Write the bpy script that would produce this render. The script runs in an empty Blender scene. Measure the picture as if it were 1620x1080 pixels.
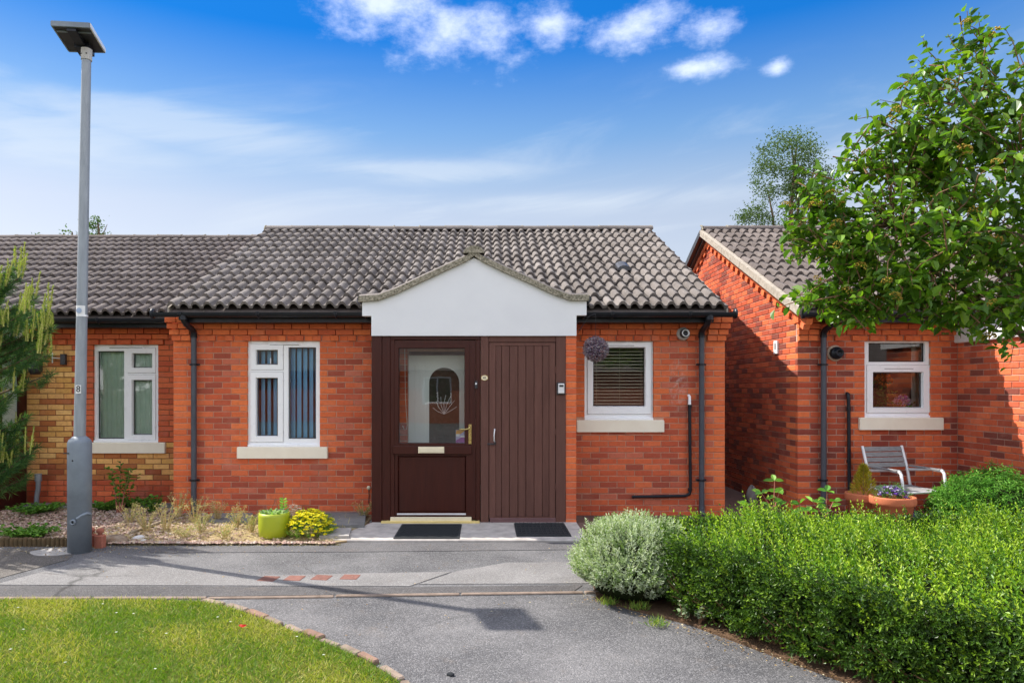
import bpy, math, random
import numpy as np
from mathutils import Vector, Matrix, Euler

R = math.radians
random.seed(7)
rng = np.random.RandomState(11)
scene = bpy.context.scene
col = scene.collection

# ------------------------------------------------------------------ camera
cam_data = bpy.data.cameras.new('camera')
cam = bpy.data.objects.new('camera', cam_data)
col.objects.link(cam)
CAM_Y, CAM_Z = -8.75, 1.62
cam.location = (0, CAM_Y, CAM_Z)
cam.rotation_euler = (R(90), 0, 0)
cam_data.sensor_width = 36
cam_data.lens = 24
cam_data.shift_x = 42 / 1620
cam_data.shift_y = 75 / 1620
cam_data.clip_end = 2000
scene.camera = cam

# ------------------------------------------------------------------ sky
SUN_EL, SUN_AZ = R(48), math.atan2(-0.907, 0.42)      # azimuth from +Y towards +X
world = bpy.data.worlds.new('World')
scene.world = world
world.use_nodes = True
wt = world.node_tree
wn, wl = wt.nodes, wt.links
for n in list(wn):
    wn.remove(n)


def wnode(t, **kw):
    n = wn.new(t)
    for k, v in kw.items():
        if k.startswith('i_'):
            n.inputs[k[2:]].default_value = v
        else:
            setattr(n, k, v)
    return n


def wmath(op, a, b=None, c=None, clamp=False):
    n = wn.new('ShaderNodeMath')
    n.operation = op
    n.use_clamp = clamp
    for i, v in enumerate((a, b, c)):
        if v is None:
            continue
        if isinstance(v, (int, float)):
            n.inputs[i].default_value = v
        else:
            wl.new(v, n.inputs[i])
    return n.outputs[0]


def wmix(fac, a, b, mode='MIX'):
    n = wn.new('ShaderNodeMix')
    n.data_type = 'RGBA'
    n.blend_type = mode
    n.clamp_factor = True
    for s, v in ((n.inputs[0], fac), (n.inputs[6], a), (n.inputs[7], b)):
        if isinstance(v, (int, float)):
            s.default_value = v
        elif isinstance(v, tuple):
            s.default_value = (*v, 1) if len(v) == 3 else v
        else:
            wl.new(v, s)
    return n.outputs[2]


def wsmooth(x, lo, hi):
    n = wn.new('ShaderNodeMapRange')
    n.interpolation_type = 'SMOOTHSTEP'
    wl.new(x, n.inputs[0])
    n.inputs[1].default_value = lo
    n.inputs[2].default_value = hi
    return n.outputs[0]


sky = wnode('ShaderNodeTexSky', sky_type='NISHITA', sun_disc=False, sun_elevation=SUN_EL,
            sun_rotation=SUN_AZ, air_density=1.0, dust_density=0.6, ozone_density=2.0)
tc = wnode('ShaderNodeTexCoord')
sep = wnode('ShaderNodeSeparateXYZ')
wl.new(tc.outputs['Generated'], sep.inputs[0])
dx, dy, dz = sep.outputs
AZ = wmath('ARCTAN2', dx, dy)                          # 0 along +Y
EL = wmath('ARCSINE', dz)
# a clear sky with a strong run from pale horizon to deep blue overhead, the same all round
ramp = wnode('ShaderNodeValToRGB')
wl.new(wmath('MULTIPLY', EL, 1 / R(90), clamp=True), ramp.inputs[0])
els = ramp.color_ramp.elements
SKY_STOPS = [(0.0, (0.84, 0.62, 0.50)), (0.15, (0.78, 0.60, 0.50)), (0.19, (0.60, 0.56, 0.51)), (0.23, (0.35, 0.46, 0.53)),
             (0.30, (0.02, 0.21, 0.47)), (0.50, (0.02, 0.21, 0.46)), (1.0, (0.02, 0.21, 0.46))]
els[0].position, els[0].color = SKY_STOPS[0][0], (*SKY_STOPS[0][1], 1)
els[1].position, els[1].color = SKY_STOPS[-1][0], (*SKY_STOPS[-1][1], 1)
for p, c in SKY_STOPS[1:-1]:
    e = els.new(p)
    e.color = (*c, 1)
SKY_GAIN = 1.0
clear_n = wmix(1.0, sky.outputs[0], ramp.outputs[0], 'MULTIPLY')
even = wnode('ShaderNodeValToRGB')                    # even part of the blue, by elevation only
wl.new(wmath('MULTIPLY', EL, 1 / R(90), clamp=True), even.inputs[0])
ee = even.color_ramp.elements
EVEN = [(0.0, (2.0, 2.2, 2.6)), (0.16, (1.70, 2.02, 2.58)), (0.22, (0.72, 1.42, 2.55)), (0.30, (0.05, 0.80, 2.62)), (1.0, (0.04, 0.72, 2.5))]
ee[0].position, ee[0].color = EVEN[0][0], (*EVEN[0][1], 1)
ee[1].position, ee[1].color = EVEN[-1][0], (*EVEN[-1][1], 1)
for p, c in EVEN[1:-1]:
    e = ee.new(p)
    e.color = (*c, 1)
clear = wmix(0.6, clear_n, even.outputs[0])

# cloud fields, in azimuth and elevation
comb = wnode('ShaderNodeCombineXYZ')
wl.new(wmath('MULTIPLY', AZ, 1.0), comb.inputs[0])
wl.new(wmath('MULTIPLY', EL, 1.7), comb.inputs[1])


def wnoise(vec, scale, detail=6, rough=0.55, dist=0.0):
    n = wnode('ShaderNodeTexNoise', i_Scale=scale, i_Detail=detail, i_Roughness=rough, i_Distortion=dist)
    wl.new(vec, n.inputs['Vector'])
    return n.outputs[0]


N1 = wnoise(comb.outputs[0], 11.0, 12, 0.66)
N2 = wnoise(tc.outputs['Generated'], 3.2, 8, 0.58, 0.3)
comb2 = wnode('ShaderNodeCombineXYZ')
wl.new(wmath('MULTIPLY', AZ, 1.6), comb2.inputs[0])
wl.new(wmath('ADD', wmath('MULTIPLY', EL, 9.0), wmath('MULTIPLY', AZ, -1.2)), comb2.inputs[1])
N3 = wnoise(comb2.outputs[0], 1.6, 7, 0.6, 0.6)

# (azimuth, elevation, half width, half height) in degrees of the separate cumulus clouds in view
BLOBS = [(-2.0, 27.2, 7.0, 2.6), (-8.5, 29.0, 7.0, 2.6), (5.2, 28.0, 3.2, 1.9), (12.6, 27.3, 4.6, 2.0),
         (18.0, 26.6, 3.6, 1.4), (17.3, 24.2, 3.6, 1.0), (23.2, 23.4, 1.2, 0.8), (-3.5, 31.0, 8.0, 1.6)]
mask = None
for a, e, w, h in BLOBS:
    u = wmath('DIVIDE', wmath('SUBTRACT', AZ, R(a)), R(w))
    v = wmath('DIVIDE', wmath('SUBTRACT', EL, R(e)), R(h))
    d = wmath('SQRT', wmath('ADD', wmath('MULTIPLY', u, u), wmath('MULTIPLY', v, v)))
    m = wmath('SUBTRACT', 1.0, d)
    mask = m if mask is None else wmath('MAXIMUM', mask, m)
cum = wsmooth(wmath('ADD', mask, wmath('MULTIPLY', wmath('SUBTRACT', N1, 0.5), 2.6)), -0.05, 1.25)
# unseen broken cumulus outside the view, added to lighten the shaded house front
away = wsmooth(wmath('ABSOLUTE', AZ), R(38), R(62))
high = wsmooth(EL, R(33), R(46))
rest = wmath('MULTIPLY', wmath('MAXIMUM', away, high), wsmooth(N2, 0.42, 0.56))
cirrus = wmath('MULTIPLY', wsmooth(N3, 0.46, 0.78), wmath('MULTIPLY', wsmooth(EL, R(4), R(12)), wsmooth(wmath('MULTIPLY', EL, -1), R(-26), R(-17))))
STREAKS = [(-24.0, 19.3, 17.0, 2.4), (-5.0, 17.6, 15.0, 1.6), (-33.0, 17.0, 14.0, 3.2), (10.0, 15.0, 18.0, 1.5)]
smask = None
for a, e, w, h in STREAKS:
    u = wmath('DIVIDE', wmath('SUBTRACT', AZ, R(a)), R(w))
    v = wmath('DIVIDE', wmath('SUBTRACT', EL, R(e)), R(h))
    m = wmath('SUBTRACT', 1.0, wmath('SQRT', wmath('ADD', wmath('MULTIPLY', u, u), wmath('MULTIPLY', v, v))), clamp=True)
    smask = m if smask is None else wmath('MAXIMUM', smask, m)
cirrus = wmath('MAXIMUM', cirrus, wmath('MULTIPLY', wsmooth(wmath('MULTIPLY', smask, wmath('ADD', wmath('MULTIPLY', N3, 4.2), -1.25)), 0.02, 0.85), 1.0), clamp=True)
CLOUD = 8.0
body = wmix(N1, (0.86 * CLOUD, 0.87 * CLOUD, 0.92 * CLOUD), (1.03 * CLOUD, 1.0 * CLOUD, 0.98 * CLOUD))
c1 = wmix(wmath('MULTIPLY', cirrus, 0.46), clear, (0.33 * CLOUD, 0.36 * CLOUD, 0.395 * CLOUD))
c2 = wmix(wmath('MULTIPLY', cum, 0.34), c1, body)
c3 = wmix(wmath('MULTIPLY', rest, 0.92), c2, body)
bg = wnode('ShaderNodeBackground', i_Strength=0.1)
wl.new(c3, bg.inputs[0])
wo = wnode('ShaderNodeOutputWorld')
wl.new(bg.outputs[0], wo.inputs[0])

# ------------------------------------------------------------------ sun, exposure
sun_data = bpy.data.lights.new('sun', 'SUN')
sun_data.energy = 2.7
sun_data.angle = R(0.53)
sun_data.color = (1.0, 0.94, 0.85)
sun = bpy.data.objects.new('sun', sun_data)
col.objects.link(sun)
to_sun = Vector((math.sin(SUN_AZ) * math.cos(SUN_EL), math.cos(SUN_AZ) * math.cos(SUN_EL), math.sin(SUN_EL)))
sun.rotation_euler = to_sun.to_track_quat('Z', 'Y').to_euler()
sun.location = (-8, 4, 12)
vs = scene.view_settings
vs.view_transform = 'Standard'
vs.look = 'None'
vs.exposure = 1.7
vs.gamma = 1
vs.use_curve_mapping = False
scene.cycles.max_bounces = 8
scene.cycles.transparent_max_bounces = 16


# ------------------------------------------------------------------ helpers
def SX(px, Y):
    """x of the thing that stands at depth Y under picture column px (for taking measures)"""
    return (px - 768) * (Y - CAM_Y) / 1080


def SZ(py, Y):
    return CAM_Z - (py - 615) * (Y - CAM_Y) / 1080


def GY(py, z=0.0):
    """depth of a point at height z under picture row py"""
    return (CAM_Z - z) * 1080 / (py - 615) + CAM_Y


def link(o, parent=None):
    col.objects.link(o)
    if parent is not None:
        o.parent = parent
    return o


def tag(o, label=None, cat=None, group=None, kind=None):
    if label:
        o['label'] = label
    if cat:
        o['category'] = cat
    if group:
        o['group'] = group
    if kind:
        o['kind'] = kind
    return o


def empty(name, loc=(0, 0, 0), rz=0, parent=None):
    o = bpy.data.objects.new(name, None)
    o.location = loc
    o.rotation_euler = (0, 0, rz)
    o.empty_display_size = 0.1
    return link(o, parent)


class MB:
    """collects faces; build() links them as one mesh object"""

    def __init__(self):
        self.v, self.f, self.t, self.sm = [], [], [], []
        self.tint = None

    def add(self, verts, faces, smooth=False):
        n = len(self.v)
        self.v += [tuple(p) for p in verts]
        self.f += [tuple(i + n for i in f) for f in faces]
        self.sm += [smooth] * len(faces)
        if self.tint is not None:
            self.t += [self.tint] * len(verts)
        return self

    def box(self, x0, x1, y0, y1, z0, z1):
        v = [(x0, y0, z0), (x1, y0, z0), (x1, y1, z0), (x0, y1, z0), (x0, y0, z1), (x1, y0, z1), (x1, y1, z1), (x0, y1, z1)]
        return self.add(v, [(0, 3, 2, 1), (4, 5, 6, 7), (0, 1, 5, 4), (1, 2, 6, 5), (2, 3, 7, 6), (3, 0, 4, 7)])

    def bbox(self, x0, x1, y0, y1, z0, z1, b):
        """box whose front (low y) edges are chamfered by b"""
        v = [(x0 + b, y0, z0 + b), (x1 - b, y0, z0 + b), (x1 - b, y0, z1 - b), (x0 + b, y0, z1 - b),
             (x0, y0 + b, z0), (x1, y0 + b, z0), (x1, y0 + b, z1), (x0, y0 + b, z1),
             (x0, y1, z0), (x1, y1, z0), (x1, y1, z1), (x0, y1, z1)]
        f = [(0, 1, 2, 3)]
        for i in range(4):
            j = (i + 1) % 4
            f.append((4 + i, 4 + j, j, i))
            f.append((8 + i, 8 + j, 4 + j, 4 + i))
        f.append((11, 10, 9, 8))
        return self.add(v, f)

    def cbox(self, x0, x1, y0, y1, z0, z1, b):
        """box with all its upright and top edges chamfered"""
        def ring(z, d):
            return [(x0 + d + b, y0 + d, z), (x1 - d - b, y0 + d, z), (x1 - d, y0 + d + b, z), (x1 - d, y1 - d - b, z),
                    (x1 - d - b, y1 - d, z), (x0 + d + b, y1 - d, z), (x0 + d, y1 - d - b, z), (x0 + d, y0 + d + b, z)]
        v = ring(z0, 0) + ring(z1 - b, 0) + ring(z1, b)
        f = [tuple(range(7, -1, -1)), tuple(range(16, 24))]
        for k in (0, 8):
            for i in range(8):
                j = (i + 1) % 8
                f.append((k + i, k + j, k + 8 + j, k + 8 + i))
        return self.add(v, f)

    def tube(self, pts, r, n=8, caps=True, smooth=True):
        pts = [Vector(p) for p in pts]
        rr = r if isinstance(r, (list, tuple)) else [r] * len(pts)
        vs, up = [], None
        for i, p in enumerate(pts):
            d = (pts[min(i + 1, len(pts) - 1)] - pts[max(i - 1, 0)]).normalized()
            if up is None:
                up = Vector((0, 0, 1)) if abs(d.z) < 0.9 else Vector((1, 0, 0))
            a = d.cross(up).normalized()
            b = a.cross(d).normalized()
            up = b
            for k in range(n):
                t = 2 * math.pi * k / n
                vs.append(p + (a * math.cos(t) + b * math.sin(t)) * rr[i])
        fs = []
        for i in range(len(pts) - 1):
            for k in range(n):
                m = (k + 1) % n
                fs.append((i * n + k, (i + 1) * n + k, (i + 1) * n + m, i * n + m))
        self.add(vs, fs, smooth)
        if caps:
            e = (len(pts) - 1) * n
            self.add(vs[:n], [tuple(range(n))])
            self.add(vs[e:], [tuple(range(n - 1, -1, -1))])
        return self

    def lathe(self, prof, c=(0, 0, 0), n=24, smooth=True):
        vs, fs = [], []
        for r, z in prof:
            for k in range(n):
                t = 2 * math.pi * k / n
                vs.append((c[0] + r * math.cos(t), c[1] + r * math.sin(t), c[2] + z))
        for i in range(len(prof) - 1):
            for k in range(n):
                m = (k + 1) % n
                fs.append((i * n + k, i * n + m, (i + 1) * n + m, (i + 1) * n + k))
        return self.add(vs, fs, smooth)

    def prism(self, poly, y0, y1):
        """polygon in x,z (counter-clockwise seen from the front) pulled from y0 back to y1"""
        n = len(poly)
        v = [(x, y0, z) for x, z in poly] + [(x, y1, z) for x, z in poly]
        f = [tuple(range(n)), tuple(range(2 * n - 1, n - 1, -1))]
        for i in range(n):
            j = (i + 1) % n
            f.append((i, n + i, n + j, j))
        return self.add(v, f)

    def slab(self, poly, z0, z1):
        """polygon in x,y (counter-clockwise from above) between two heights"""
        n = len(poly)
        v = [(x, y, z1) for x, y in poly] + [(x, y, z0) for x, y in poly]
        f = [tuple(range(n)), tuple(range(2 * n - 1, n - 1, -1))]
        for i in range(n):
            j = (i + 1) % n
            f.append((i, n + i, n + j, j))
        return self.add(v, f)

    def mesh(self, name, mat):
        me = bpy.data.meshes.new(name)
        me.from_pydata(self.v, [], self.f)
        me.materials.append(mat)
        if any(self.sm):
            me.polygons.foreach_set('use_smooth', self.sm)
        if self.t:
            a = me.color_attributes.new('tint', 'FLOAT_COLOR', 'POINT')
            a.data.foreach_set('color', np.array([(*c, 1) for c in self.t], dtype=np.float32).ravel())
        me.update()
        return me

    def build(self, name, mat, parent=None, loc=(0, 0, 0), rot=(0, 0, 0)):
        o = bpy.data.objects.new(name, self.mesh(name, mat))
        o.location = loc
        o.rotation_euler = rot
        return link(o, parent)


def np_mesh(name, V, F, mat, tint=None, parent=None, smooth=False):
    """fast mesh from arrays: V (n,3), F (m,k) one polygon size"""
    V = np.asarray(V, np.float32)
    F = np.asarray(F, np.int32)
    me = bpy.data.meshes.new(name)
    me.vertices.add(len(V))
    me.vertices.foreach_set('co', V.ravel())
    me.loops.add(F.size)
    me.loops.foreach_set('vertex_index', F.ravel())
    me.polygons.add(len(F))
    me.polygons.foreach_set('loop_start', np.arange(0, F.size, F.shape[1], dtype=np.int32))
    me.polygons.foreach_set('use_smooth', np.full(len(F), smooth, dtype=bool))
    me.materials.append(mat)
    if tint is not None:
        a = me.color_attributes.new('tint', 'FLOAT_COLOR', 'POINT')
        a.data.foreach_set('color', np.hstack([tint, np.ones((len(tint), 1))]).astype(np.float32).ravel())
    me.update(calc_edges=True)
    me.validate()
    o = bpy.data.objects.new(name, me)
    return link(o, parent)


def norm(a):
    return a / np.maximum(np.linalg.norm(a, axis=1, keepdims=True), 1e-9)


def leaf_arrays(C, D, N, L, W, T, oval=False, fold=0.25, droop=0.0):
    """leaves at C pointing along D with face normal N, length L, width W, colour T"""
    n = len(C)
    D = norm(D)
    S = norm(np.cross(D, N))
    N = norm(np.cross(S, D))
    L = np.broadcast_to(np.asarray(L, float).reshape(-1, 1), (n, 1))
    W = np.broadcast_to(np.asarray(W, float).reshape(-1, 1), (n, 1))
    up = N * W * fold
    dn = -N * L * droop
    i = np.arange(n).reshape(-1, 1)
    if oval:
        vs = [C, C + D * L * .3 + S * W * .46 + up, C + D * L * .68 + S * W * .40 + up + dn * .4, C + D * L + dn,
              C + D * L * .68 - S * W * .40 + up + dn * .4, C + D * L * .3 - S * W * .46 + up]
        V = np.stack(vs, 1).reshape(-1, 3)
        F = np.vstack([i * 6 + np.array([[0, 1, 2, 3]]), i * 6 + np.array([[0, 3, 4, 5]])])
        return V, F, np.repeat(T, 6, 0)
    vs = [C, C + D * L * .45 + S * W * .5 + up, C + D * L + dn, C + D * L * .45 - S * W * .5 + up]
    V = np.stack(vs, 1).reshape(-1, 3)
    F = np.vstack([i * 4 + np.array([[0, 1, 2]]), i * 4 + np.array([[0, 2, 3]])])
    return V, F, np.repeat(T, 4, 0)


def foliage(name, C, D, N, L, W, T, mat, parent=None, **kw):
    V, F, TT = leaf_arrays(np.asarray(C, float), np.asarray(D, float), np.asarray(N, float), L, W, np.asarray(T, float), **kw)
    return np_mesh(name, V, F, mat, TT, parent)


def rdir(n):
    return norm(rng.normal(size=(n, 3)))


def pick(cols, n, p=None, jit=0.18):
    cols = np.array(cols, float)
    c = cols[rng.choice(len(cols), n, p=p)]
    return c * (1 + rng.uniform(-jit, jit, (n, 1)))


def shoots(base, dirs, length, pairs, leaf_l, leaf_w, tints, splay=0.9, jit=0.25):
    """opposite pairs of leaves along straight twigs; returns leaf arrays C, D, N, L, W, T"""
    n = len(base)
    dirs = norm(dirs)
    ref = rdir(n)
    a = norm(np.cross(dirs, ref))
    b = np.cross(dirs, a)
    C, D, N, L, T = [], [], [], [], []
    length = np.broadcast_to(np.asarray(length, float).reshape(-1, 1), (n, 1))
    for k in range(pairs):
        t = (k + 0.6) / pairs
        ax = a if k % 2 == 0 else b
        for s in (-1, 1):
            C.append(base + dirs * length * t)
            d = dirs * (0.55 + 0.5 * t) + ax * s * splay * (1.1 - 0.6 * t) + rng.normal(size=(n, 3)) * jit
            D.append(d)
            N.append(dirs * 0.8 - ax * s * 0.5 + rng.normal(size=(n, 3)) * jit)
            L.append(leaf_l * (1 - 0.35 * t) * rng.uniform(0.75, 1.2, n))
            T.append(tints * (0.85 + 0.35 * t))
    C, D, N, L, T = np.vstack(C), np.vstack(D), np.vstack(N), np.hstack(L), np.vstack(T)
    return C, D, N, L, L * (leaf_w / leaf_l), T


# ------------------------------------------------------------------ materials
class NT:
    def __init__(self, name):
        self.m = bpy.data.materials.new(name)
        self.m.use_nodes = True
        self.t = self.m.node_tree
        self.b = self.t.nodes['Principled BSDF']
        self.out = self.t.nodes['Material Output']

    def n(self, t, **kw):
        x = self.t.nodes.new(t)
        for k, v in kw.items():
            if k.startswith('i_'):
                x.inputs[k[2:].replace('_', ' ')].default_value = v
            else:
                setattr(x, k, v)
        return x

    def l(self, a, b):
        self.t.links.new(a, b)

    def math(self, op, a, b=0.0, clamp=False):
        x = self.n('ShaderNodeMath', operation=op, use_clamp=clamp)
        for i, v in enumerate((a, b)):
            if isinstance(v, (int, float)):
                x.inputs[i].default_value = v
            else:
                self.l(v, x.inputs[i])
        return x.outputs[0]

    def mix(self, fac, a, b, mode='MIX'):
        x = self.n('ShaderNodeMix', data_type='RGBA', blend_type=mode)
        for s, v in ((x.inputs[0], fac), (x.inputs[6], a), (x.inputs[7], b)):
            if isinstance(v, (int, float)):
                s.default_value = v
            elif isinstance(v, tuple):
                s.default_value = (*v, 1)
            else:
                self.l(v, s)
        return x.outputs[2]

    def range(self, x, a, b, c=0.0, d=1.0):
        r = self.n('ShaderNodeMapRange')
        self.l(x, r.inputs[0])
        for i, v in enumerate((a, b, c, d)):
            r.inputs[i + 1].default_value = v
        return r.outputs[0]

    def noise(self, scale, detail=4, rough=0.55, vec=None, w=None):
        x = self.n('ShaderNodeTexNoise', noise_dimensions='4D' if w is not None else '3D', i_Scale=scale, i_Detail=detail, i_Roughness=rough)
        self.l(vec if vec is not None else self.pos(), x.inputs['Vector'])
        if w is not None:
            self.l(w, x.inputs['W'])
        return x.outputs[0]

    def pos(self):
        if not hasattr(self, '_pos'):
            self._pos = self.n('ShaderNodeNewGeometry').outputs['Position']
        return self._pos

    def obj(self):
        if not hasattr(self, '_obj'):
            self._obj = self.n('ShaderNodeTexCoord').outputs['Object']
        return self._obj

    def rand(self):
        if not hasattr(self, '_rand'):
            self._rand = self.n('ShaderNodeObjectInfo').outputs['Random']
        return self._rand

    def attr(self):
        return self.n('ShaderNodeAttribute', attribute_name='tint').outputs['Color']

    def bump(self, h, strength=0.3, dist=0.01):
        x = self.n('ShaderNodeBump', i_Strength=strength, i_Distance=dist)
        self.l(h, x.inputs['Height'])
        self.l(x.outputs[0], self.b.inputs['Normal'])

    def set(self, color=None, rough=None, spec=None, metal=None):
        for k, v in (('Base Color', color), ('Roughness', rough), ('Specular IOR Level', spec), ('Metallic', metal)):
            if v is None:
                continue
            if isinstance(v, (int, float)):
                self.b.inputs[k].default_value = v
            elif isinstance(v, tuple):
                self.b.inputs[k].default_value = (*v, 1)
            else:
                self.l(v, self.b.inputs[k])
        return self


def simple(name, c1, c2=None, scale=12, rough=0.6, spec=0.4, metal=0.0, bump=0.0, bscale=60, bdist=0.004, grain=None, var=0.0):
    """two-tone noise material with fine relief; grain stretches the noise along one axis"""
    m = NT(name)
    c2 = c2 or tuple(x * 0.8 for x in c1)
    vec = m.pos()
    if grain:
        mp = m.n('ShaderNodeMapping')
        mp.inputs['Scale'].default_value = grain
        m.l(m.pos(), mp.inputs[0])
        vec = mp.outputs[0]
    nz = m.range(m.noise(scale, 5, 0.6, vec), 0.3, 0.7)
    c = m.mix(nz, c1, c2)
    if var:
        c = m.mix(m.range(m.rand(), 0, 1, 0, var), c, (0.0, 0.0, 0.0))
    rg = m.range(m.noise(scale * 2.3, 3, 0.6, vec), 0.3, 0.7, rough - 0.08, rough + 0.08)
    m.set(c, rg, spec, metal)
    if bump:
        m.bump(m.noise(bscale, 4, 0.65, vec), bump, bdist)
    return m.m


def brick_material():
    m = NT('brick')
    nz = m.noise(22, 5, 0.65)
    fine = m.noise(160, 4, 0.7)
    c = m.mix(m.range(nz, 0.45, 0.8, 0, 0.40), m.attr(), (0.24, 0.05, 0.025))
    c = m.mix(m.range(fine, 0.5, 0.8, 0, 0.35), c, (0.66, 0.22, 0.11))
    c = m.mix(m.range(fine, 0.46, 0.28, 0, 0.4), c, (0.16, 0.04, 0.025))
    # lime bloom on the wall by the window and soot here and there
    sp = m.n('ShaderNodeSeparateXYZ')
    m.l(m.pos(), sp.inputs[0])
    u = m.math('DIVIDE', m.math('SUBTRACT', sp.outputs[0], 2.47), 0.14)
    v = m.math('DIVIDE', m.math('SUBTRACT', sp.outputs[2], 1.68), 0.42)
    dd = m.math('ADD', m.math('MULTIPLY', u, u), m.math('MULTIPLY', v, v))
    g = m.math('SUBTRACT', 1.0, dd, True)
    bl = m.math('MULTIPLY', g, m.range(m.noise(14, 5, 0.7), 0.46, 0.66))
    c = m.mix(m.math('MULTIPLY', bl, 0.65, True), c, (0.62, 0.52, 0.47))
    c = m.mix(m.range(m.noise(2.6, 5, 0.65), 0.54, 0.72, 0, 0.30), c, (0.62, 0.28, 0.20))
    gr = m.range(m.noise(1.3, 3, 0.5), 0.55, 0.8, 0, 0.22)
    c = m.mix(gr, c, (0.20, 0.05, 0.03))
    m.set(c, 0.85, 0.2)
    m.bump(m.math('ADD', fine, m.math('MULTIPLY', nz, 0.8)), 0.6, 0.004)
    return m.m


def mortar_material(name, c):
    m = NT(name)
    nz = m.noise(9, 5, 0.65)
    cc = m.mix(m.range(nz, 0.35, 0.7), c, tuple(x * 0.62 for x in c))
    cc = m.mix(m.range(m.noise(60, 3, 0.7), 0.55, 0.8, 0, 0.5), cc, tuple(min(1, x * 1.5) for x in c))
    m.set(cc, 0.95, 0.1)
    m.bump(m.noise(220, 3, 0.7), 0.5, 0.003)
    return m.m


def tile_material(name, a, b):
    m = NT(name)
    w = m.math('MULTIPLY', m.rand(), 40.0)
    c = m.mix(m.range(m.rand(), 0, 1), a, b)
    c = m.mix(m.range(m.noise(3.1, 4, 0.6), 0.42, 0.72, 0, 0.6), c, tuple(x * 0.62 for x in a))
    c = m.mix(m.range(m.noise(42, 4, 0.7), 0.58, 0.70, 0, 0.6), c, (0.32, 0.30, 0.26))        # pale lichen
    c = m.mix(m.range(m.noise(13, 5, 0.7), 0.66, 0.74, 0, 0.75), c, (0.07, 0.065, 0.045))     # moss and soot
    m.set(c, 0.9, 0.2)
    m.bump(m.noise(130, 4, 0.7), 0.5, 0.004)
    return m.m


def tarmac_material(name, dark, light, speck=130, big=0.9, amount=0.5):
    m = NT(name)
    bigz = m.range(m.noise(big, 6, 0.68), 0.38, 0.64)
    c = m.mix(bigz, dark, light)
    vo = m.n('ShaderNodeTexVoronoi', i_Scale=speck)
    m.l(m.pos(), vo.inputs['Vector'])
    sv = m.n('ShaderNodeSeparateColor')
    m.l(vo.outputs['Color'], sv.inputs[0])
    c = m.mix(m.range(sv.outputs[0], 0.55, 1.0, 0, amount), c, tuple(min(1, x * 2.3) for x in light))
    c = m.mix(m.range(sv.outputs[1], 0.6, 1.0, 0, amount), c, tuple(x * 0.35 for x in dark))
    c = m.mix(m.range(m.noise(3.5, 5, 0.7), 0.58, 0.78, 0, 0.35), c, (0.16, 0.12, 0.085))
    c = m.mix(m.range(m.noise(28, 4, 0.7), 0.66, 0.8, 0, 0.4), c, tuple(x * 0.5 for x in dark))
    ck = m.n('ShaderNodeTexVoronoi', feature='DISTANCE_TO_EDGE', i_Scale=0.75)
    wv = m.n('ShaderNodeMix', data_type='VECTOR')
    wv.inputs[0].default_value = 0.10
    m.l(m.pos(), wv.inputs[4])
    nc_ = m.n('ShaderNodeTexNoise', i_Scale=5.0, i_Detail=4)
    m.l(m.pos(), nc_.inputs['Vector'])
    m.l(nc_.outputs['Color'], wv.inputs[5])
    m.l(wv.outputs[1], ck.inputs['Vector'])
    crack = m.math('MULTIPLY', m.range(ck.outputs[0], 0.010, 0.0), m.range(m.noise(0.8, 3, 0.5), 0.50, 0.62))
    c = m.mix(m.math('MULTIPLY', crack, 0.7, True), c, tuple(x * 0.3 for x in dark))
    m.set(c, 0.85, 0.25)
    h = m.math('ADD', m.math('MULTIPLY', vo.outputs['Distance'], -1.0), m.math('MULTIPLY', m.noise(60, 3, 0.6), 0.6))
    m.bump(h, 0.7, 0.006)
    return m.m


def leaf_material(name, rough=0.42, trans=0.32, spec=0.45, hue=None):
    m = NT(name)
    c = m.attr()
    c = m.mix(m.range(m.rand(), 0, 1, 0, 0.25), c, tuple((0.10, 0.20, 0.02)))
    m.set(c, rough, spec)
    tr = m.n('ShaderNodeBsdfTranslucent')
    tcol = m.mix(1.0, c, (1.15, 1.25, 0.55), 'MULTIPLY')
    m.l(tcol, tr.inputs[0])
    mx = m.n('ShaderNodeMixShader')
    mx.inputs[0].default_value = trans
    m.l(m.b.outputs[0], mx.inputs[1])
    m.l(tr.outputs[0], mx.inputs[2])
    m.l(mx.outputs[0], m.out.inputs[0])
    return m.m


def glass_material(name, refl=0.12, tintc=(0.93, 0.96, 0.95)):
    m = NT(name)
    m.t.nodes.remove(m.b)
    fr = m.n('ShaderNodeFresnel', i_IOR=1.5)
    f = m.math('ADD', m.math('MULTIPLY', fr.outputs[0], 1.6), refl, True)
    t = m.n('ShaderNodeBsdfTransparent')
    t.inputs[0].default_value = (*tintc, 1)
    g = m.n('ShaderNodeBsdfGlossy', i_Roughness=0.01)
    bp = m.n('ShaderNodeBump', i_Strength=0.05, i_Distance=0.02)
    m.l(m.noise(1.6, 2, 0.5), bp.inputs['Height'])
    m.l(bp.outputs[0], g.inputs['Normal'])
    mx = m.n('ShaderNodeMixShader')
    m.l(f, mx.inputs[0])
    m.l(t.outputs[0], mx.inputs[1])
    m.l(g.outputs[0], mx.inputs[2])
    m.l(mx.outputs[0], m.out.inputs[0])
    return m.m


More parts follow.
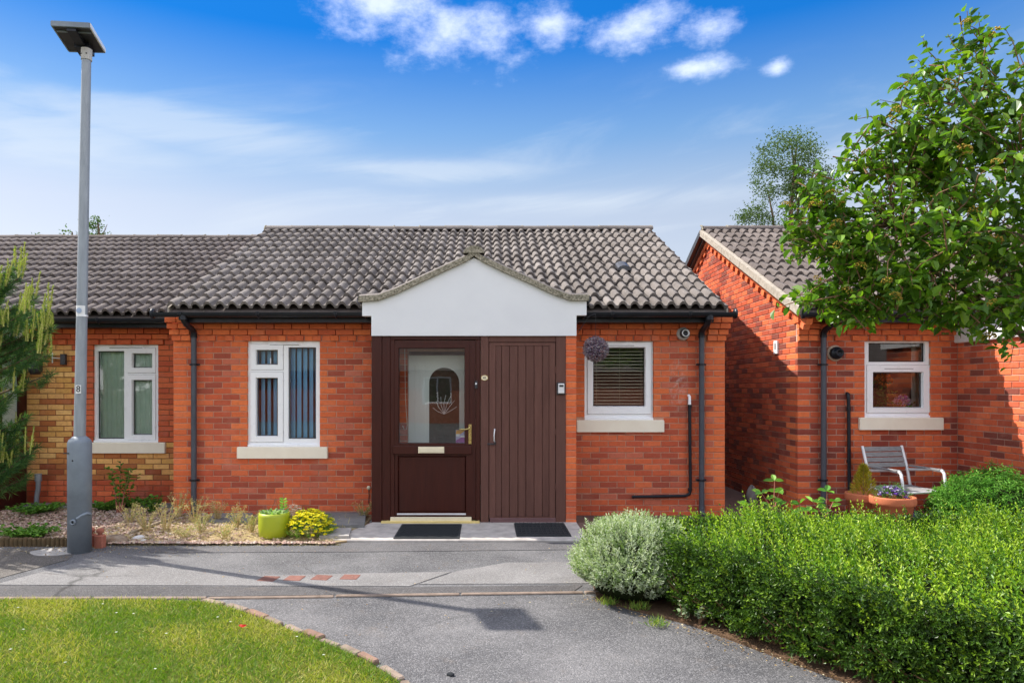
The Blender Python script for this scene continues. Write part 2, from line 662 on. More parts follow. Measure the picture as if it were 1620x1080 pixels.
M = {}
M['brick'] = brick_material()
M['mortar'] = mortar_material('mortar', (0.60, 0.34, 0.24))
M['mortar_pale'] = mortar_material('pale_mortar', (0.56, 0.36, 0.28))
M['mortar_dark'] = mortar_material('brown_mortar', (0.27, 0.12, 0.065))
M['tile'] = tile_material('roof_tile', (0.125, 0.108, 0.098), (0.205, 0.182, 0.168))
M['tile_brown'] = tile_material('brown_roof_tile', (0.098, 0.080, 0.073), (0.155, 0.130, 0.120))
M['verge'] = simple('lichened_mortar', (0.46, 0.41, 0.32), (0.085, 0.08, 0.05), 42, 0.95, 0.1, bump=0.8, bscale=70, bdist=0.012)
M['verge_pale'] = simple('pale_verge_mortar', (0.42, 0.37, 0.31), (0.26, 0.23, 0.19), 20, 0.95, 0.1, bump=0.6, bscale=80, bdist=0.006)
M['white_board'] = simple('white_painted_board', (0.75, 0.755, 0.76), (0.705, 0.71, 0.72), 2.2, 0.5, 0.3, bump=0.06, bscale=14)
M['upvc'] = simple('white_plastic', (0.92, 0.93, 0.94), (0.89, 0.90, 0.91), 5, 0.32, 0.5)
M['gasket'] = simple('black_gasket', (0.03, 0.03, 0.032), rough=0.6)
M['sill'] = simple('cream_sill', (0.90, 0.83, 0.68), (0.84, 0.76, 0.61), 6, 0.7, 0.3, bump=0.12, bscale=40)
M['brown'] = simple('dark_brown_paint', (0.058, 0.014, 0.009), (0.040, 0.010, 0.007), 3, 0.40, 0.22, bump=0.12, bscale=26, bdist=0.003, grain=(9, 9, 0.8))
M['brown_flat'] = simple('weathered_brown_paint', (0.150, 0.070, 0.054), (0.115, 0.052, 0.040), 4, 0.65, 0.2, bump=0.35, bscale=34, bdist=0.004, grain=(8, 8, 0.7), var=0.18)
M['black'] = simple('black_plastic', (0.009, 0.011, 0.016), (0.014, 0.017, 0.024), 6, 0.36, 0.3)
M['grey_pipe'] = simple('grey_pipe', (0.075, 0.082, 0.10), (0.055, 0.06, 0.075), 8, 0.45, 0.4)
M['galv'] = simple('galvanised_steel', (0.30, 0.33, 0.36), (0.22, 0.245, 0.27), 7, 0.5, 0.5, 0.25, bump=0.1, bscale=60, grain=(3, 3, 0.5))
M['galv_base'] = simple('grey_painted_steel', (0.20, 0.235, 0.27), (0.145, 0.17, 0.20), 5, 0.55, 0.4, 0.1, bump=0.25, bscale=50)
M['dark_metal'] = simple('dark_metal', (0.03, 0.03, 0.035), (0.05, 0.05, 0.055), 9, 0.4, 0.5, 0.4)
M['solar'] = simple('solar_cells', (0.008, 0.012, 0.03), (0.012, 0.018, 0.045), 12, 0.15, 0.6)
M['silver'] = simple('silver_metal', (0.78, 0.79, 0.80), (0.70, 0.71, 0.72), 10, 0.38, 0.5, 0.25)
M['brass'] = simple('brass', (0.58, 0.46, 0.18), (0.46, 0.36, 0.13), 14, 0.28, 0.5, 0.9)
M['gold_trim'] = simple('gold_trim', (0.78, 0.62, 0.25), (0.70, 0.54, 0.20), 5, 0.4, 0.5, 0.25)
M['cream'] = simple('cream_metal', (0.80, 0.72, 0.52), (0.72, 0.64, 0.45), 8, 0.45, 0.4, 0.1)
M['purple_brown'] = simple('purple_brown_board', (0.16, 0.085, 0.085), (0.12, 0.06, 0.06), 8, 0.6, 0.3)
M['glass'] = glass_material('window_glass', 0.05)
M['glass_door'] = glass_material('door_glass', 0.05)
M['frosted'] = simple('patterned_glass', (0.50, 0.60, 0.54), (0.42, 0.54, 0.47), 9, 0.3, 0.5, bump=0.3, bscale=60)
M['dark_glass'] = simple('dark_leaded_glass', (0.030, 0.038, 0.022), (0.06, 0.045, 0.035), 9, 0.25, 0.15)
M['blind_blue'] = simple('sky_tinted_blue_fabric', (0.34, 0.70, 0.97), (0.28, 0.63, 0.93), 6, 0.8, 0.1)  # pale blue slats, blue strengthened to stand for sky mirrored in the glass
M['blind_cream'] = simple('cream_slat', (0.80, 0.74, 0.58), (0.72, 0.66, 0.5), 6, 0.5, 0.3)
M['net'] = simple('green_white_net', (0.66, 0.78, 0.68), (0.58, 0.72, 0.60), 10, 0.9, 0.05)
M['curtain'] = simple('white_curtain', (0.78, 0.76, 0.70), (0.70, 0.68, 0.62), 5, 0.9, 0.05)
M['room'] = simple('plain_inside_wall', (0.40, 0.36, 0.30), (0.34, 0.30, 0.25), 3, 0.9, 0.1)
M['porch_room'] = simple('pale_inside_wall', (0.80, 0.80, 0.74), (0.74, 0.74, 0.67), 3, 0.8, 0.2)
M['white_door'] = simple('white_door', (0.86, 0.91, 0.88), (0.82, 0.87, 0.84), 4, 0.4, 0.4)
M['concrete'] = simple('doorstep_concrete', (0.54, 0.50, 0.46), (0.34, 0.31, 0.285), 7, 0.9, 0.15, bump=0.5, bscale=120, bdist=0.004)
M['concrete_dark'] = simple('grey_slab', (0.24, 0.24, 0.235), (0.16, 0.16, 0.155), 7, 0.9, 0.15, bump=0.5, bscale=90)
M['kerb'] = simple('pinkish_kerb', (0.30, 0.235, 0.19), (0.19, 0.145, 0.115), 15, 0.95, 0.1, bump=0.6, bscale=90, bdist=0.006, var=0.2)
M['red_paver'] = simple('red_paver', (0.24, 0.115, 0.092), (0.16, 0.080, 0.066), 24, 0.9, 0.15, bump=0.5, bscale=150, var=0.25)
M['terracotta'] = simple('terracotta', (0.52, 0.165, 0.075), (0.43, 0.13, 0.06), 7, 0.75, 0.25, bump=0.15, bscale=60)
M['terracotta_old'] = simple('old_terracotta', (0.42, 0.15, 0.10), (0.30, 0.11, 0.075), 14, 0.85, 0.2, bump=0.4, bscale=90)
M['edging'] = simple('brown_rope_edging', (0.13, 0.085, 0.045), (0.07, 0.055, 0.03), 16, 0.9, 0.1, bump=0.5, bscale=90)
M['lime'] = simple('lime_glaze', (0.36, 0.42, 0.015), (0.31, 0.37, 0.012), 7, 0.42, 0.5, bump=0.12, bscale=50)
M['mat_black'] = simple('black_rubber', (0.020, 0.023, 0.026), (0.032, 0.036, 0.04), 30, 0.75, 0.3, bump=0.6, bscale=260)
M['soil'] = simple('dry_soil', (0.44, 0.34, 0.21), (0.24, 0.17, 0.10), 9, 0.95, 0.05, bump=0.8, bscale=60, bdist=0.02)
M['hedge_soil'] = simple('hedge_soil', (0.17, 0.105, 0.065), (0.09, 0.058, 0.036), 12, 0.95, 0.05, bump=0.8, bscale=80, bdist=0.02)
M['stone'] = simple('grey_stone', (0.42, 0.40, 0.38), (0.28, 0.265, 0.25), 12, 0.9, 0.15, bump=0.5, bscale=40, bdist=0.01)
M['boulder'] = simple('brown_boulder', (0.22, 0.14, 0.09), (0.32, 0.26, 0.20), 12, 0.9, 0.15, bump=0.7, bscale=30, bdist=0.015)
M['white_stone'] = simple('white_stone', (0.72, 0.70, 0.68), (0.58, 0.56, 0.54), 14, 0.9, 0.15, bump=0.4, bscale=40, bdist=0.01)
M['wood_grey'] = simple('weathered_wood', (0.30, 0.295, 0.295), (0.18, 0.18, 0.185), 10, 0.85, 0.15, bump=0.5, bscale=40, bdist=0.004, grain=(0.6, 8, 8))
M['old_board'] = simple('old_board', (0.38, 0.31, 0.22), (0.25, 0.2, 0.14), 12, 0.9, 0.1, bump=0.5, bscale=50)
M['bark'] = simple('bark', (0.17, 0.12, 0.08), (0.10, 0.07, 0.045), 14, 0.9, 0.1, bump=0.8, bscale=30, bdist=0.01)
M['twig'] = simple('twig', (0.26, 0.16, 0.09), (0.16, 0.09, 0.05), 14, 0.85, 0.1)
M['green_stem'] = simple('green_stem', (0.14, 0.20, 0.05), (0.10, 0.14, 0.04), 14, 0.7, 0.2)
M['red_stem'] = simple('pink_stem', (0.42, 0.16, 0.12), (0.32, 0.12, 0.08), 14, 0.6, 0.3)
M['straw'] = simple('straw', (0.62, 0.50, 0.26), (0.48, 0.36, 0.17), 14, 0.9, 0.1)
M['core'] = simple('foliage_shade', (0.018, 0.034, 0.010), (0.028, 0.028, 0.014), 20, 0.95, 0.02, bump=1.0, bscale=60, bdist=0.03)  # dark tone stands for the shade inside the bushes
M['leaf'] = leaf_material('hedge_leaf', 0.42, 0.24, 0.36)
M['leaf_big'] = leaf_material('tree_leaf', 0.36, 0.40, 0.42)
M['leaf_matt'] = leaf_material('soft_leaf', 0.65, 0.28, 0.25)
M['petal'] = leaf_material('petal', 0.7, 0.25, 0.2)
M['grass'] = leaf_material('grass_blade', 0.5, 0.3, 0.3)
M['text_black'] = simple('black_print', (0.01, 0.01, 0.012))
M['text_brown'] = simple('dark_print', (0.06, 0.035, 0.01))
M['sticker'] = simple('white_sticker', (0.80, 0.80, 0.79), rough=0.5)
M['sticker_blue'] = simple('pale_blue_sticker', (0.36, 0.45, 0.62), rough=0.5)
M['orange_print'] = simple('orange_print', (0.72, 0.36, 0.03), rough=0.4)
M['purple_print'] = simple('purple_print', (0.34, 0.045, 0.34), rough=0.4)
M['lilac_print'] = simple('lilac_print', (0.50, 0.45, 0.66), rough=0.4)
M['flue_grey'] = simple('flue_grey', (0.50, 0.49, 0.46), (0.40, 0.39, 0.37), 10, 0.6, 0.3)
M['flue_cement'] = simple('flue_cement', (0.55, 0.42, 0.32), (0.45, 0.34, 0.26), 12, 0.9, 0.1)
M['cord'] = simple('pale_cord', (0.72, 0.68, 0.58), rough=0.8)

RED = [(0.66, 0.140, 0.054), (0.59, 0.116, 0.047), (0.70, 0.160, 0.062), (0.51, 0.098, 0.044), (0.62, 0.130, 0.051), (0.43, 0.086, 0.045), (0.36, 0.078, 0.046), (0.56, 0.150, 0.085), (0.54, 0.105, 0.050)]
DEEP = [(0.48, 0.090, 0.038), (0.40, 0.074, 0.036), (0.54, 0.104, 0.042), (0.25, 0.050, 0.034), (0.20, 0.052, 0.038), (0.43, 0.072, 0.032)]
ORANGE = [(0.75, 0.172, 0.056), (0.69, 0.150, 0.051), (0.79, 0.194, 0.064)]
YELLOW = [(0.88, 0.50, 0.17), (0.83, 0.43, 0.14), (0.90, 0.55, 0.20), (0.60, 0.25, 0.075), (0.50, 0.17, 0.055), (0.76, 0.42, 0.12)]

# ------------------------------------------------------------------ ground
def sheet(name, poly, z, mat, thick=0.05, kind='structure'):
    o = MB().slab(poly, z - thick, z).build(name, mat)
    return tag(o, kind=kind)


M['tar_drive'] = tarmac_material('driveway_tarmac', (0.066, 0.066, 0.070), (0.142, 0.138, 0.140), 130, 0.8, 0.42)
M['tar_path'] = tarmac_material('path_tarmac', (0.068, 0.068, 0.072), (0.142, 0.140, 0.143), 170, 1.1, 0.5)
M['tar_pale'] = tarmac_material('pale_tarmac', (0.145, 0.141, 0.139), (0.200, 0.194, 0.191), 190, 1.3, 0.45)
M['tar_dark'] = tarmac_material('dark_tarmac', (0.058, 0.056, 0.058), (0.092, 0.087, 0.087), 160, 1.6, 0.5)
M['tar_brown'] = tarmac_material('worn_tarmac', (0.080, 0.072, 0.066), (0.135, 0.122, 0.110), 150, 1.4, 0.55)
M['tar_path_dark'] = tarmac_material('dark_path_tarmac', (0.078, 0.076, 0.080), (0.122, 0.119, 0.122), 170, 1.1, 0.5)
M['earth'] = simple('far_ground', (0.20, 0.19, 0.16), (0.26, 0.24, 0.20), 0.4, 0.95, 0.05)
M['side_paving'] = simple('brown_paving', (0.20, 0.125, 0.10), (0.14, 0.09, 0.075), 8, 0.9, 0.15, bump=0.4, bscale=60)


def lawn_ground_material():
    m = NT('lawn_ground')
    c = m.mix(m.range(m.noise(2.2, 5, 0.65), 0.36, 0.66), (0.060, 0.115, 0.012), (0.155, 0.175, 0.030))
    c = m.mix(m.range(m.noise(40, 5, 0.7), 0.4, 0.7, 0, 0.7), c, (0.16, 0.125, 0.055))
    m.set(c, 0.95, 0.05)
    m.bump(m.noise(90, 4, 0.7), 1.0, 0.02)
    return m.m


M['lawn'] = lawn_ground_material()
tag(MB().add([(-600, -600, -0.09), (600, -600, -0.09), (600, 900, -0.09), (-600, 900, -0.09)], [(0, 1, 2, 3)]).build('ground', M['earth']), kind='structure')
sheet('driveway', [(-40, -40), (40, -40), (40, -3.40), (0.75, -3.36), (-2.15, -3.50), (-40, -3.53)], 0.0, M['tar_drive'])
path = sheet('footpath', [(-20, -3.53), (-2.15, -3.50), (0.75, -3.36), (14, -3.30), (14, -1.5), (-1.45, -1.56), (-1.6, -1.66), (-20, -1.70)], 0.004, M['tar_path'])
# old repairs in the path, laid as thin skins of their own tarmac
sheet('pale_tarmac_repair', [(-4.05, -3.12), (-0.62, -3.16), (-0.30, -2.72), (-1.2, -2.78), (-2.05, -2.86), (-2.9, -2.45), (-3.72, -2.16)], 0.0085, M['tar_pale'], 0.003)
sheet('dark_tarmac_trench', [(-12, -3.47), (-2.2, -3.44), (0.70, -3.31), (0.80, -3.13), (-0.62, -3.19), (-4.05, -3.15), (-12, -3.12)], 0.0085, M['tar_dark'], 0.003)
sheet('worn_tarmac_repair', [(-12, -3.09), (-4.20, -3.09), (-3.95, -2.30), (-4.1, -1.86), (-12, -1.86)], 0.0085, M['tar_brown'], 0.003)
sheet('pale_tarmac_strip', [(-0.55, -3.10), (0.85, -3.08), (2.4, -2.95), (2.4, -2.35), (0.2, -2.40), (-0.25, -2.70)], 0.0085, M['tar_pale'], 0.003)
sheet('dark_tarmac_margin', [(-3.3, -2.02), (-1.2, -1.98), (0.6, -1.90), (1.6, -1.86), (1.6, -1.58), (-1.45, -1.60), (-1.62, -1.70), (-3.5, -1.74)], 0.0085, M['tar_path_dark'], 0.003)
sheet('side_path', [(-1.44, -1.47), (14, -1.47), (14, 12), (-1.44, 12)], 0.002, M['side_paving'])

# kerb line of small concrete edgings between path and driveway
kerb = empty('kerb_line', (-3, -3.5, 0))
tag(kerb, kind='structure')
kpts = [(-12, -3.50), (-2.15, -3.475), (0.78, -3.335), (3.2, -3.28)]


def along(pts, step):
    out = []
    for (xa, ya), (xb, yb) in zip(pts, pts[1:]):
        L = math.hypot(xb - xa, yb - ya)
        n = max(1, round(L / step))
        for i in range(n):
            t = (i + .5) / n
            out.append((xa + (xb - xa) * t, ya + (yb - ya) * t, math.atan2(yb - ya, xb - xa), L / n))
    return out


kerb_me = {}
for x, y, a, L in along(kpts, 0.90):
    k = round(L, 3)
    if k not in kerb_me:
        kerb_me[k] = MB().cbox(-L / 2 + .006, L / 2 - .006, -.022, .022, -.05, .016, .006).mesh('kerb_stone', M['kerb'])
    o = link(bpy.data.objects.new('kerb_stone', kerb_me[k]), kerb)
    o.location = (x + 3, y + 3.5 + random.uniform(-.004, .004), random.uniform(-.004, .002))
    o.rotation_euler = (0, 0, a + random.uniform(-.006, .006))

M['kerb_red'] = simple('worn_red_edging', (0.26, 0.165, 0.125), (0.17, 0.11, 0.085), 14, 0.95, 0.1, bump=0.6, bscale=90)
# brick edging round the lawn
edge_pts = [(-2.15, -3.56), (-1.93, -3.66), (-1.73, -3.80), (-1.37, -4.10), (-0.90, -4.48), (-0.62, -4.75), (-0.45, -4.97), (-0.22, -5.45), (-0.08, -6.1), (-0.02, -7.0)]
edge = empty('lawn_edging', (-1, -4.4, 0))
tag(edge, kind='structure')
em = [MB().cbox(-.105, .105, -.034, .034, -.05, .030, .008).mesh('edging_brick', M[mm]) for mm in ('kerb', 'kerb_red', 'kerb')]
for i, (x, y, a, L) in enumerate(along(edge_pts, 0.226)):
    o = link(bpy.data.objects.new('edging_brick', em[[0, 0, 1, 2, 0, 1][i % 6]]), edge)
    o.location = (x + 1 + random.uniform(-.012, .012), y + 4.4 + random.uniform(-.012, .012), random.uniform(-.012, .002))
    o.rotation_euler = (random.uniform(-.05, .05), random.uniform(-.04, .04), a + random.uniform(-.09, .09))
    o.scale = (L / .226 * random.uniform(.86, 1), random.uniform(.7, .95), 1)

lawn_poly = [(-14, -12), (-0.05, -12), (-0.06, -7.0)] + [(x - .04, y - .02) for x, y in edge_pts[::-1][1:]] + [(-2.6, -3.555), (-14, -3.57)]
sheet('lawn', lawn_poly, 0.020, M['lawn'], 0.06)


def in_poly(P, poly):
    x, y = P[:, 0], P[:, 1]
    ins = np.zeros(len(P), bool)
    j = len(poly) - 1
    for i in range(len(poly)):
        xi, yi = poly[i]
        xj, yj = poly[j]
        c = ((yi > y) != (yj > y)) & (x < (xj - xi) * (y - yi) / (yj - yi + 1e-12) + xi)
        ins ^= c
        j = i
    return ins


# the grass itself
G = np.column_stack([rng.uniform(-4.8, -0.02, 105000), rng.uniform(-6.2, -3.56, 105000)])
G = G[in_poly(G, lawn_poly)]
n = len(G)
fld = np.sin(G[:, 0] * 3.1 + 1.3 * np.sin(G[:, 1] * 2.3)) * np.sin(G[:, 1] * 3.7 + G[:, 0]) + 0.5 * np.sin(G[:, 0] * 9 + G[:, 1] * 7)
gt = np.where((fld + rng.normal(size=n) * 0.6 + np.clip((G[:, 1] + 4.0) * 1.2, 0, .8) > 0.30)[:, None], pick([(0.40, 0.39, 0.045), (0.32, 0.36, 0.032), (0.52, 0.45, 0.15)], n), pick([(0.085, 0.175, 0.010), (0.135, 0.235, 0.014), (0.21, 0.30, 0.020)], n))
gd = np.column_stack([rng.normal(size=(n, 2)) * 0.75, np.full(n, 0.8)])
gl = rng.uniform(0.022, 0.060, n)
tag(foliage('grass', np.column_stack([G, np.full(n, 0.016)]), gd, rdir(n), gl, rng.uniform(.003, .0055, n), gt, M['grass'], fold=0.1), 'short sunlit lawn grass in front of the kerb', 'grass', kind='stuff')

# garden bed along the house front
bed_poly = [(-14, -1.68), (-1.66, -1.64), (-1.47, -1.52), (-1.40, 0.0), (-4.0, 0.0), (-4.0, 0.75), (-14, 0.75)]
sheet('garden_bed', bed_poly, 0.014, M['soil'], 0.06)
gx = np.column_stack([np.concatenate([rng.uniform(-6.9, -3.0, 7500), rng.uniform(-3.4, -1.5, 1500)]), rng.uniform(-1.66, 0.4, 9000)])
edge_g = np.column_stack([rng.uniform(-3.9, -1.55, 700), -1.67 + rng.normal(0, .022, 700)])
gx = gx[in_poly(gx, bed_poly)]
dens = np.clip(1.1 - (gx[:, 0] + 3.6) * 0.55, 0.15, 1)
gx = np.vstack([gx[rng.uniform(size=len(gx)) < dens], edge_g])
n = len(gx)
oct_v = np.array([(1, 0, 0), (0, 1, 0), (-1, 0, 0), (0, -1, 0), (0, 0, 1), (0, 0, -1)], float)
oct_f = np.array([(0, 1, 4), (1, 2, 4), (2, 3, 4), (3, 0, 4), (1, 0, 5), (2, 1, 5), (3, 2, 5), (0, 3, 5)])
sc_ = rng.uniform(.010, .026, (n, 1, 1)) * np.array([1, .8, .55]).reshape(1, 1, 3)
ang = rng.uniform(0, 6.28, n)
V = oct_v[None] * sc_ * rng.uniform(.75, 1.25, (n, 6, 3))
ca, sa = np.cos(ang)[:, None], np.sin(ang)[:, None]
V = np.stack([V[..., 0] * ca - V[..., 1] * sa, V[..., 0] * sa + V[..., 1] * ca, V[..., 2]], -1) + np.column_stack([gx, np.full(n, .030)])[:, None]
F = (np.arange(n)[:, None, None] * 6 + oct_f[None]).reshape(-1, 3)
gcol = np.repeat(pick([(0.46, 0.31, 0.25), (0.38, 0.25, 0.20), (0.55, 0.45, 0.38), (0.30, 0.19, 0.15), (0.50, 0.38, 0.26)], n), 6, 0)


def attr_material(name, rough=0.85):
    m = NT(name)
    c = m.mix(m.range(m.noise(70, 3, 0.6), 0.3, 0.7, 0, 0.35), m.attr(), (0.20, 0.15, 0.12))
    m.set(c, rough, 0.2)
    return m.m


M['pebble'] = attr_material('pebble')
tag(np_mesh('gravel', V.reshape(-1, 3), F, M['pebble'], gcol), 'pinkish gravel strewn over the front bed', 'gravel', kind='stuff')

# doorstep slab and its little ramp edge
step = MB().cbox(-1.66, 1.10, -1.50, -0.50, -.05, .022, .012)
step.v = [(x + (0.30 if (y > -1.0 and x < -1) else 0), y, z) for x, y, z in step.v]
tag(step.build('doorstep', M['concrete']), kind='structure')
tag(MB().box(-1.40, 1.10, -.495, -0.0, -.05, .018).build('porch_floor', M['concrete_dark']), kind='structure')

# ------------------------------------------------------------------ bricks
ROW0, PITCH = -0.015, 0.075
BR = 0.065
brick_cache = {}


def brick_mesh(w, h, tint):
    key = (round(w, 3), round(h, 3), tint)
    if key not in brick_cache:
        b = MB()
        b.tint = tint
        b.bbox(-w / 2, w / 2, 0, .06, 0, h, .0035)
        brick_cache[key] = b.mesh('brick', M['brick'])
    return brick_cache[key]


def cut(iv, a, b):
    out = []
    for p, q in iv:
        if b <= p or a >= q:
            out.append((p, q))
            continue
        if a > p:
            out.append((p, a))
        if b < q:
            out.append((b, q))
    return out


def lay(rows, u0, u1, openings, tintf, place, store, limit=None, proud=0.0):
    """stretcher courses between u0 and u1, cut round the openings (u0,u1,z0,z1)"""
    for k in rows:
        z = ROW0 + PITCH * k
        iv = [(u0, u1)]
        if limit:
            a, b = limit(z)
            iv = [(max(u0, a), min(u1, b))] if min(u1, b) - max(u0, a) > .06 else []
        for a, b, c, d in openings:
            if min(d, z + BR) - max(c, z) > BR * .5:
                iv = cut(iv, a, b)
        for p, q in iv:
            off = .1125 * (k % 2)
            cuts = [p] + [x for x in [off + .225 * i for i in range(int((p - off) / .225) - 1, int((q - off) / .225) + 3)] if p + .07 < x < q - .07] + [q]
            for i, (a, b) in enumerate(zip(cuts, cuts[1:])):
                aa = a + (.005 if i else 0)
                bb = b - (.005 if i < len(cuts) - 2 else 0)
                w = round((bb - aa) / .005) * .005
                loc, rz = place((aa + bb) / 2, z)
                store.append((loc, rz, min(w, bb - aa + .002), BR, tintf((aa + bb) / 2, z, k, bb - aa), proud))


def seen(loc):
    d = loc[1] - CAM_Y
    px, py = 768 + 1080 * loc[0] / d, 615 - 1080 * (loc[2] - CAM_Z) / d
    return -20 < px < 1640 and -20 < py < 1100, 1 / d


def finish_bricks(store, wall, hidden=None, most=292):
    """the largest in view become parts, the rest one joined part"""
    def key(b):
        vis, s = seen(b[0])
        f = 1.0 if abs(b[1]) < .1 else abs(b[0][0] - 0) * s * 1.0
        occ = 0.2 if (hidden and hidden(b[0])) else 1
        return (vis * occ) * b[2] * s * s * f
    store = sorted(store, key=key, reverse=True)
    for loc, rz, w, h, t, pr in store[:most]:
        o = link(bpy.data.objects.new('brick', brick_mesh(w, h, t)), wall)
        j = random.uniform(-.0018, .0018) - pr
        o.location = (loc[0] + (j if rz else 0), loc[1] + (0 if rz else j), loc[2] + random.uniform(-.0012, .0012))
        o.rotation_euler = (0, random.uniform(-.004, .004), rz)
    rest = MB()
    for loc, rz, w, h, t, pr in store[most:]:
        rest.tint = t
        n0 = len(rest.v)
        rest.bbox(-w / 2, w / 2, 0, .06, 0, h, .0035)
        j = random.uniform(-.0018, .0018) - pr
        for i in range(n0, len(rest.v)):
            x, y, z = rest.v[i]
            if rz:
                rest.v[i] = (y + loc[0] + j, -x + loc[1], z + loc[2])
            else:
                rest.v[i] = (x + loc[0], y + loc[1] + j, z + loc[2])
    if rest.v:
        tag(rest.build('brick_courses', M['brick'], wall), kind='stuff')


def wall_body(m, u0, u1, z0, z1, openings, y0, y1, axis='x'):
    """mortar body with openings, as boxes"""
    us = sorted({u0, u1, *[v for o in openings for v in o[:2] if u0 < v < u1]})
    zs = sorted({z0, z1, *[v for o in openings for v in o[2:] if z0 < v < z1]})
    for a, b in zip(us, us[1:]):
        run = None
        for c, d in zip(zs, zs[1:]):
            mu, mz = (a + b) / 2, (c + d) / 2
            hole = any(o[0] < mu < o[1] and o[2] < mz < o[3] for o in openings)
            if not hole:
                run = (run[0], d) if run else (c, d)
            if (hole or d == zs[-1]) and run:
                m.box(a, b, y0, y1, *run) if axis == 'x' else m.box(y0, y1, a, b, *run)
                run = None


rt = random.Random(5)


def tint_plain(pal):
    return lambda u, z, k, w: rt.choice(pal)


def tint_quoins(pal, edges, qpal=ORANGE, z0=0.0, z1=9):
    """bright quoins toothed against the given upright edges, else the palette"""
    def f(u, z, k, w):
        for e in edges:
            ez0, ez1 = (e[1], e[2]) if isinstance(e, tuple) else (z0, z1)
            ex = e[0] if isinstance(e, tuple) else e
            if ez0 <= z <= ez1 and abs(u - ex) < (.235 if k % 2 else .125):
                return rt.choice(qpal)
        return rt.choice(pal)
    return f


# ------------------------------------------------------------------ roof tiles
PITCH_R = R(25.5)
CP, SP = math.cos(PITCH_R), math.sin(PITCH_R)
GAUGE, ROWS, TW = 0.3275, 13, 0.2985
E_Y, E_Z = -0.38, 2.60                       # tile edge at the eaves, before a house's own setback
RUN = ROWS * GAUGE * CP
R_Y, R_Z = E_Y + RUN, E_Z + ROWS * GAUGE * SP


def tile_mesh(mat):
    m = MB()
    prof = []
    for s in (0, 1):
        for t, z in ((0, .0), (.08, .030), (.24, .054), (.46, .054), (.64, .028), (.74, .0)):
            prof.append(((s + t) * TW / 2, z))
    prof.append((TW + .004, .0))
    n = len(prof)
    L = GAUGE + .04
    top = [(x, 0, z) for x, z in prof] + [(x, L, z) for x, z in prof]
    m.add(top, [(i, i + 1, n + i + 1, n + i) for i in range(n - 1)], True)
    fr = [(x, 0, z) for x, z in prof] + [(x, .003, z - .036) for x, z in prof]
    m.add(fr, [(i, n + i, n + i + 1, i + 1) for i in range(n - 1)])
    return m.mesh('roof_tile', mat)


def lay_tiles(roof, x0, ncol, setback, mat, skip=None, rows=ROWS):
    me = tile_mesh(mat)
    for r in range(rows):
        for c in range(ncol):
            s = r * GAUGE
            x = x0 + c * TW
            y, z = E_Y + setback + s * CP, E_Z + s * SP
            if skip and skip(x, y, z):
                continue
            o = link(bpy.data.objects.new('roof_tile', me), roof)
            o.location = (x + random.uniform(-.005, .005), y - SP * .042 + random.uniform(-.010, .006), z + CP * .042 + random.uniform(-.004, .005))
            o.rotation_euler = (PITCH_R - .114 + random.uniform(-.006, .006), random.uniform(-.014, .014), random.uniform(-.012, .012))


def roof_body(name, x0, x1, setback, mat, parent):
    """deck under the tiles with the rear slope"""
    a = [(E_Y + setback + .03, E_Z - .02), (R_Y + setback, R_Z - .02), (2 * R_Y - E_Y + setback, E_Z - .02),
         (2 * R_Y - E_Y + setback, E_Z - .10), (R_Y + setback, R_Z - .13), (E_Y + setback + .03, E_Z - .08)]
    n = 6
    v = [(x0, y, z) for y, z in a] + [(x1, y, z) for y, z in a]
    f = [tuple(range(n)), tuple(range(2 * n - 1, n - 1, -1))] + [(i, n + i, n + (i + 1) % n, (i + 1) % n) for i in range(n)]
    m = MB()
    m.add(v, f)
    return m.build(name, mat, parent)


def ridge_tiles(roof, x0, x1, setback, mat):
    n = round((x1 - x0) / .45)
    L = (x1 - x0) / n
    m = MB()
    ring = [(math.cos(math.pi * (k / 8)) * .115, math.sin(math.pi * (k / 8)) * .085 - .005) for k in range(9)]
    vs = [(xx, y, z * sc) for xx, sc in ((0, 1.0), (L + .01, .97)) for y, z in ring]
    m.add(vs, [(i, i + 1, 9 + i + 1, 9 + i) for i in range(8)], True)
    m.add(vs[:9], [tuple(range(8, -1, -1))])
    m.add(vs[9:], [tuple(range(9))])
    me = m.mesh('ridge_tile', mat)
    for i in range(n):
        o = link(bpy.data.objects.new('ridge_tile', me), roof)
        o.location = (x0 + i * L, R_Y + setback, R_Z + .022 + random.uniform(-.006, .006))
        o.rotation_euler = (0, random.uniform(-.008, .008), random.uniform(-.008, .008))
    b = MB()
    for i in range(n + 1):
        b.tube([(x0 + i * L - .02, R_Y + setback - .10, R_Z + .012), (x0 + i * L - .02, R_Y + setback - .05, R_Z + .085), (x0 + i * L - .02, R_Y + setback + .02, R_Z + .105)], .016, 5)
    tag(b.build('ridge_mortar', M['verge'], roof), kind='stuff')


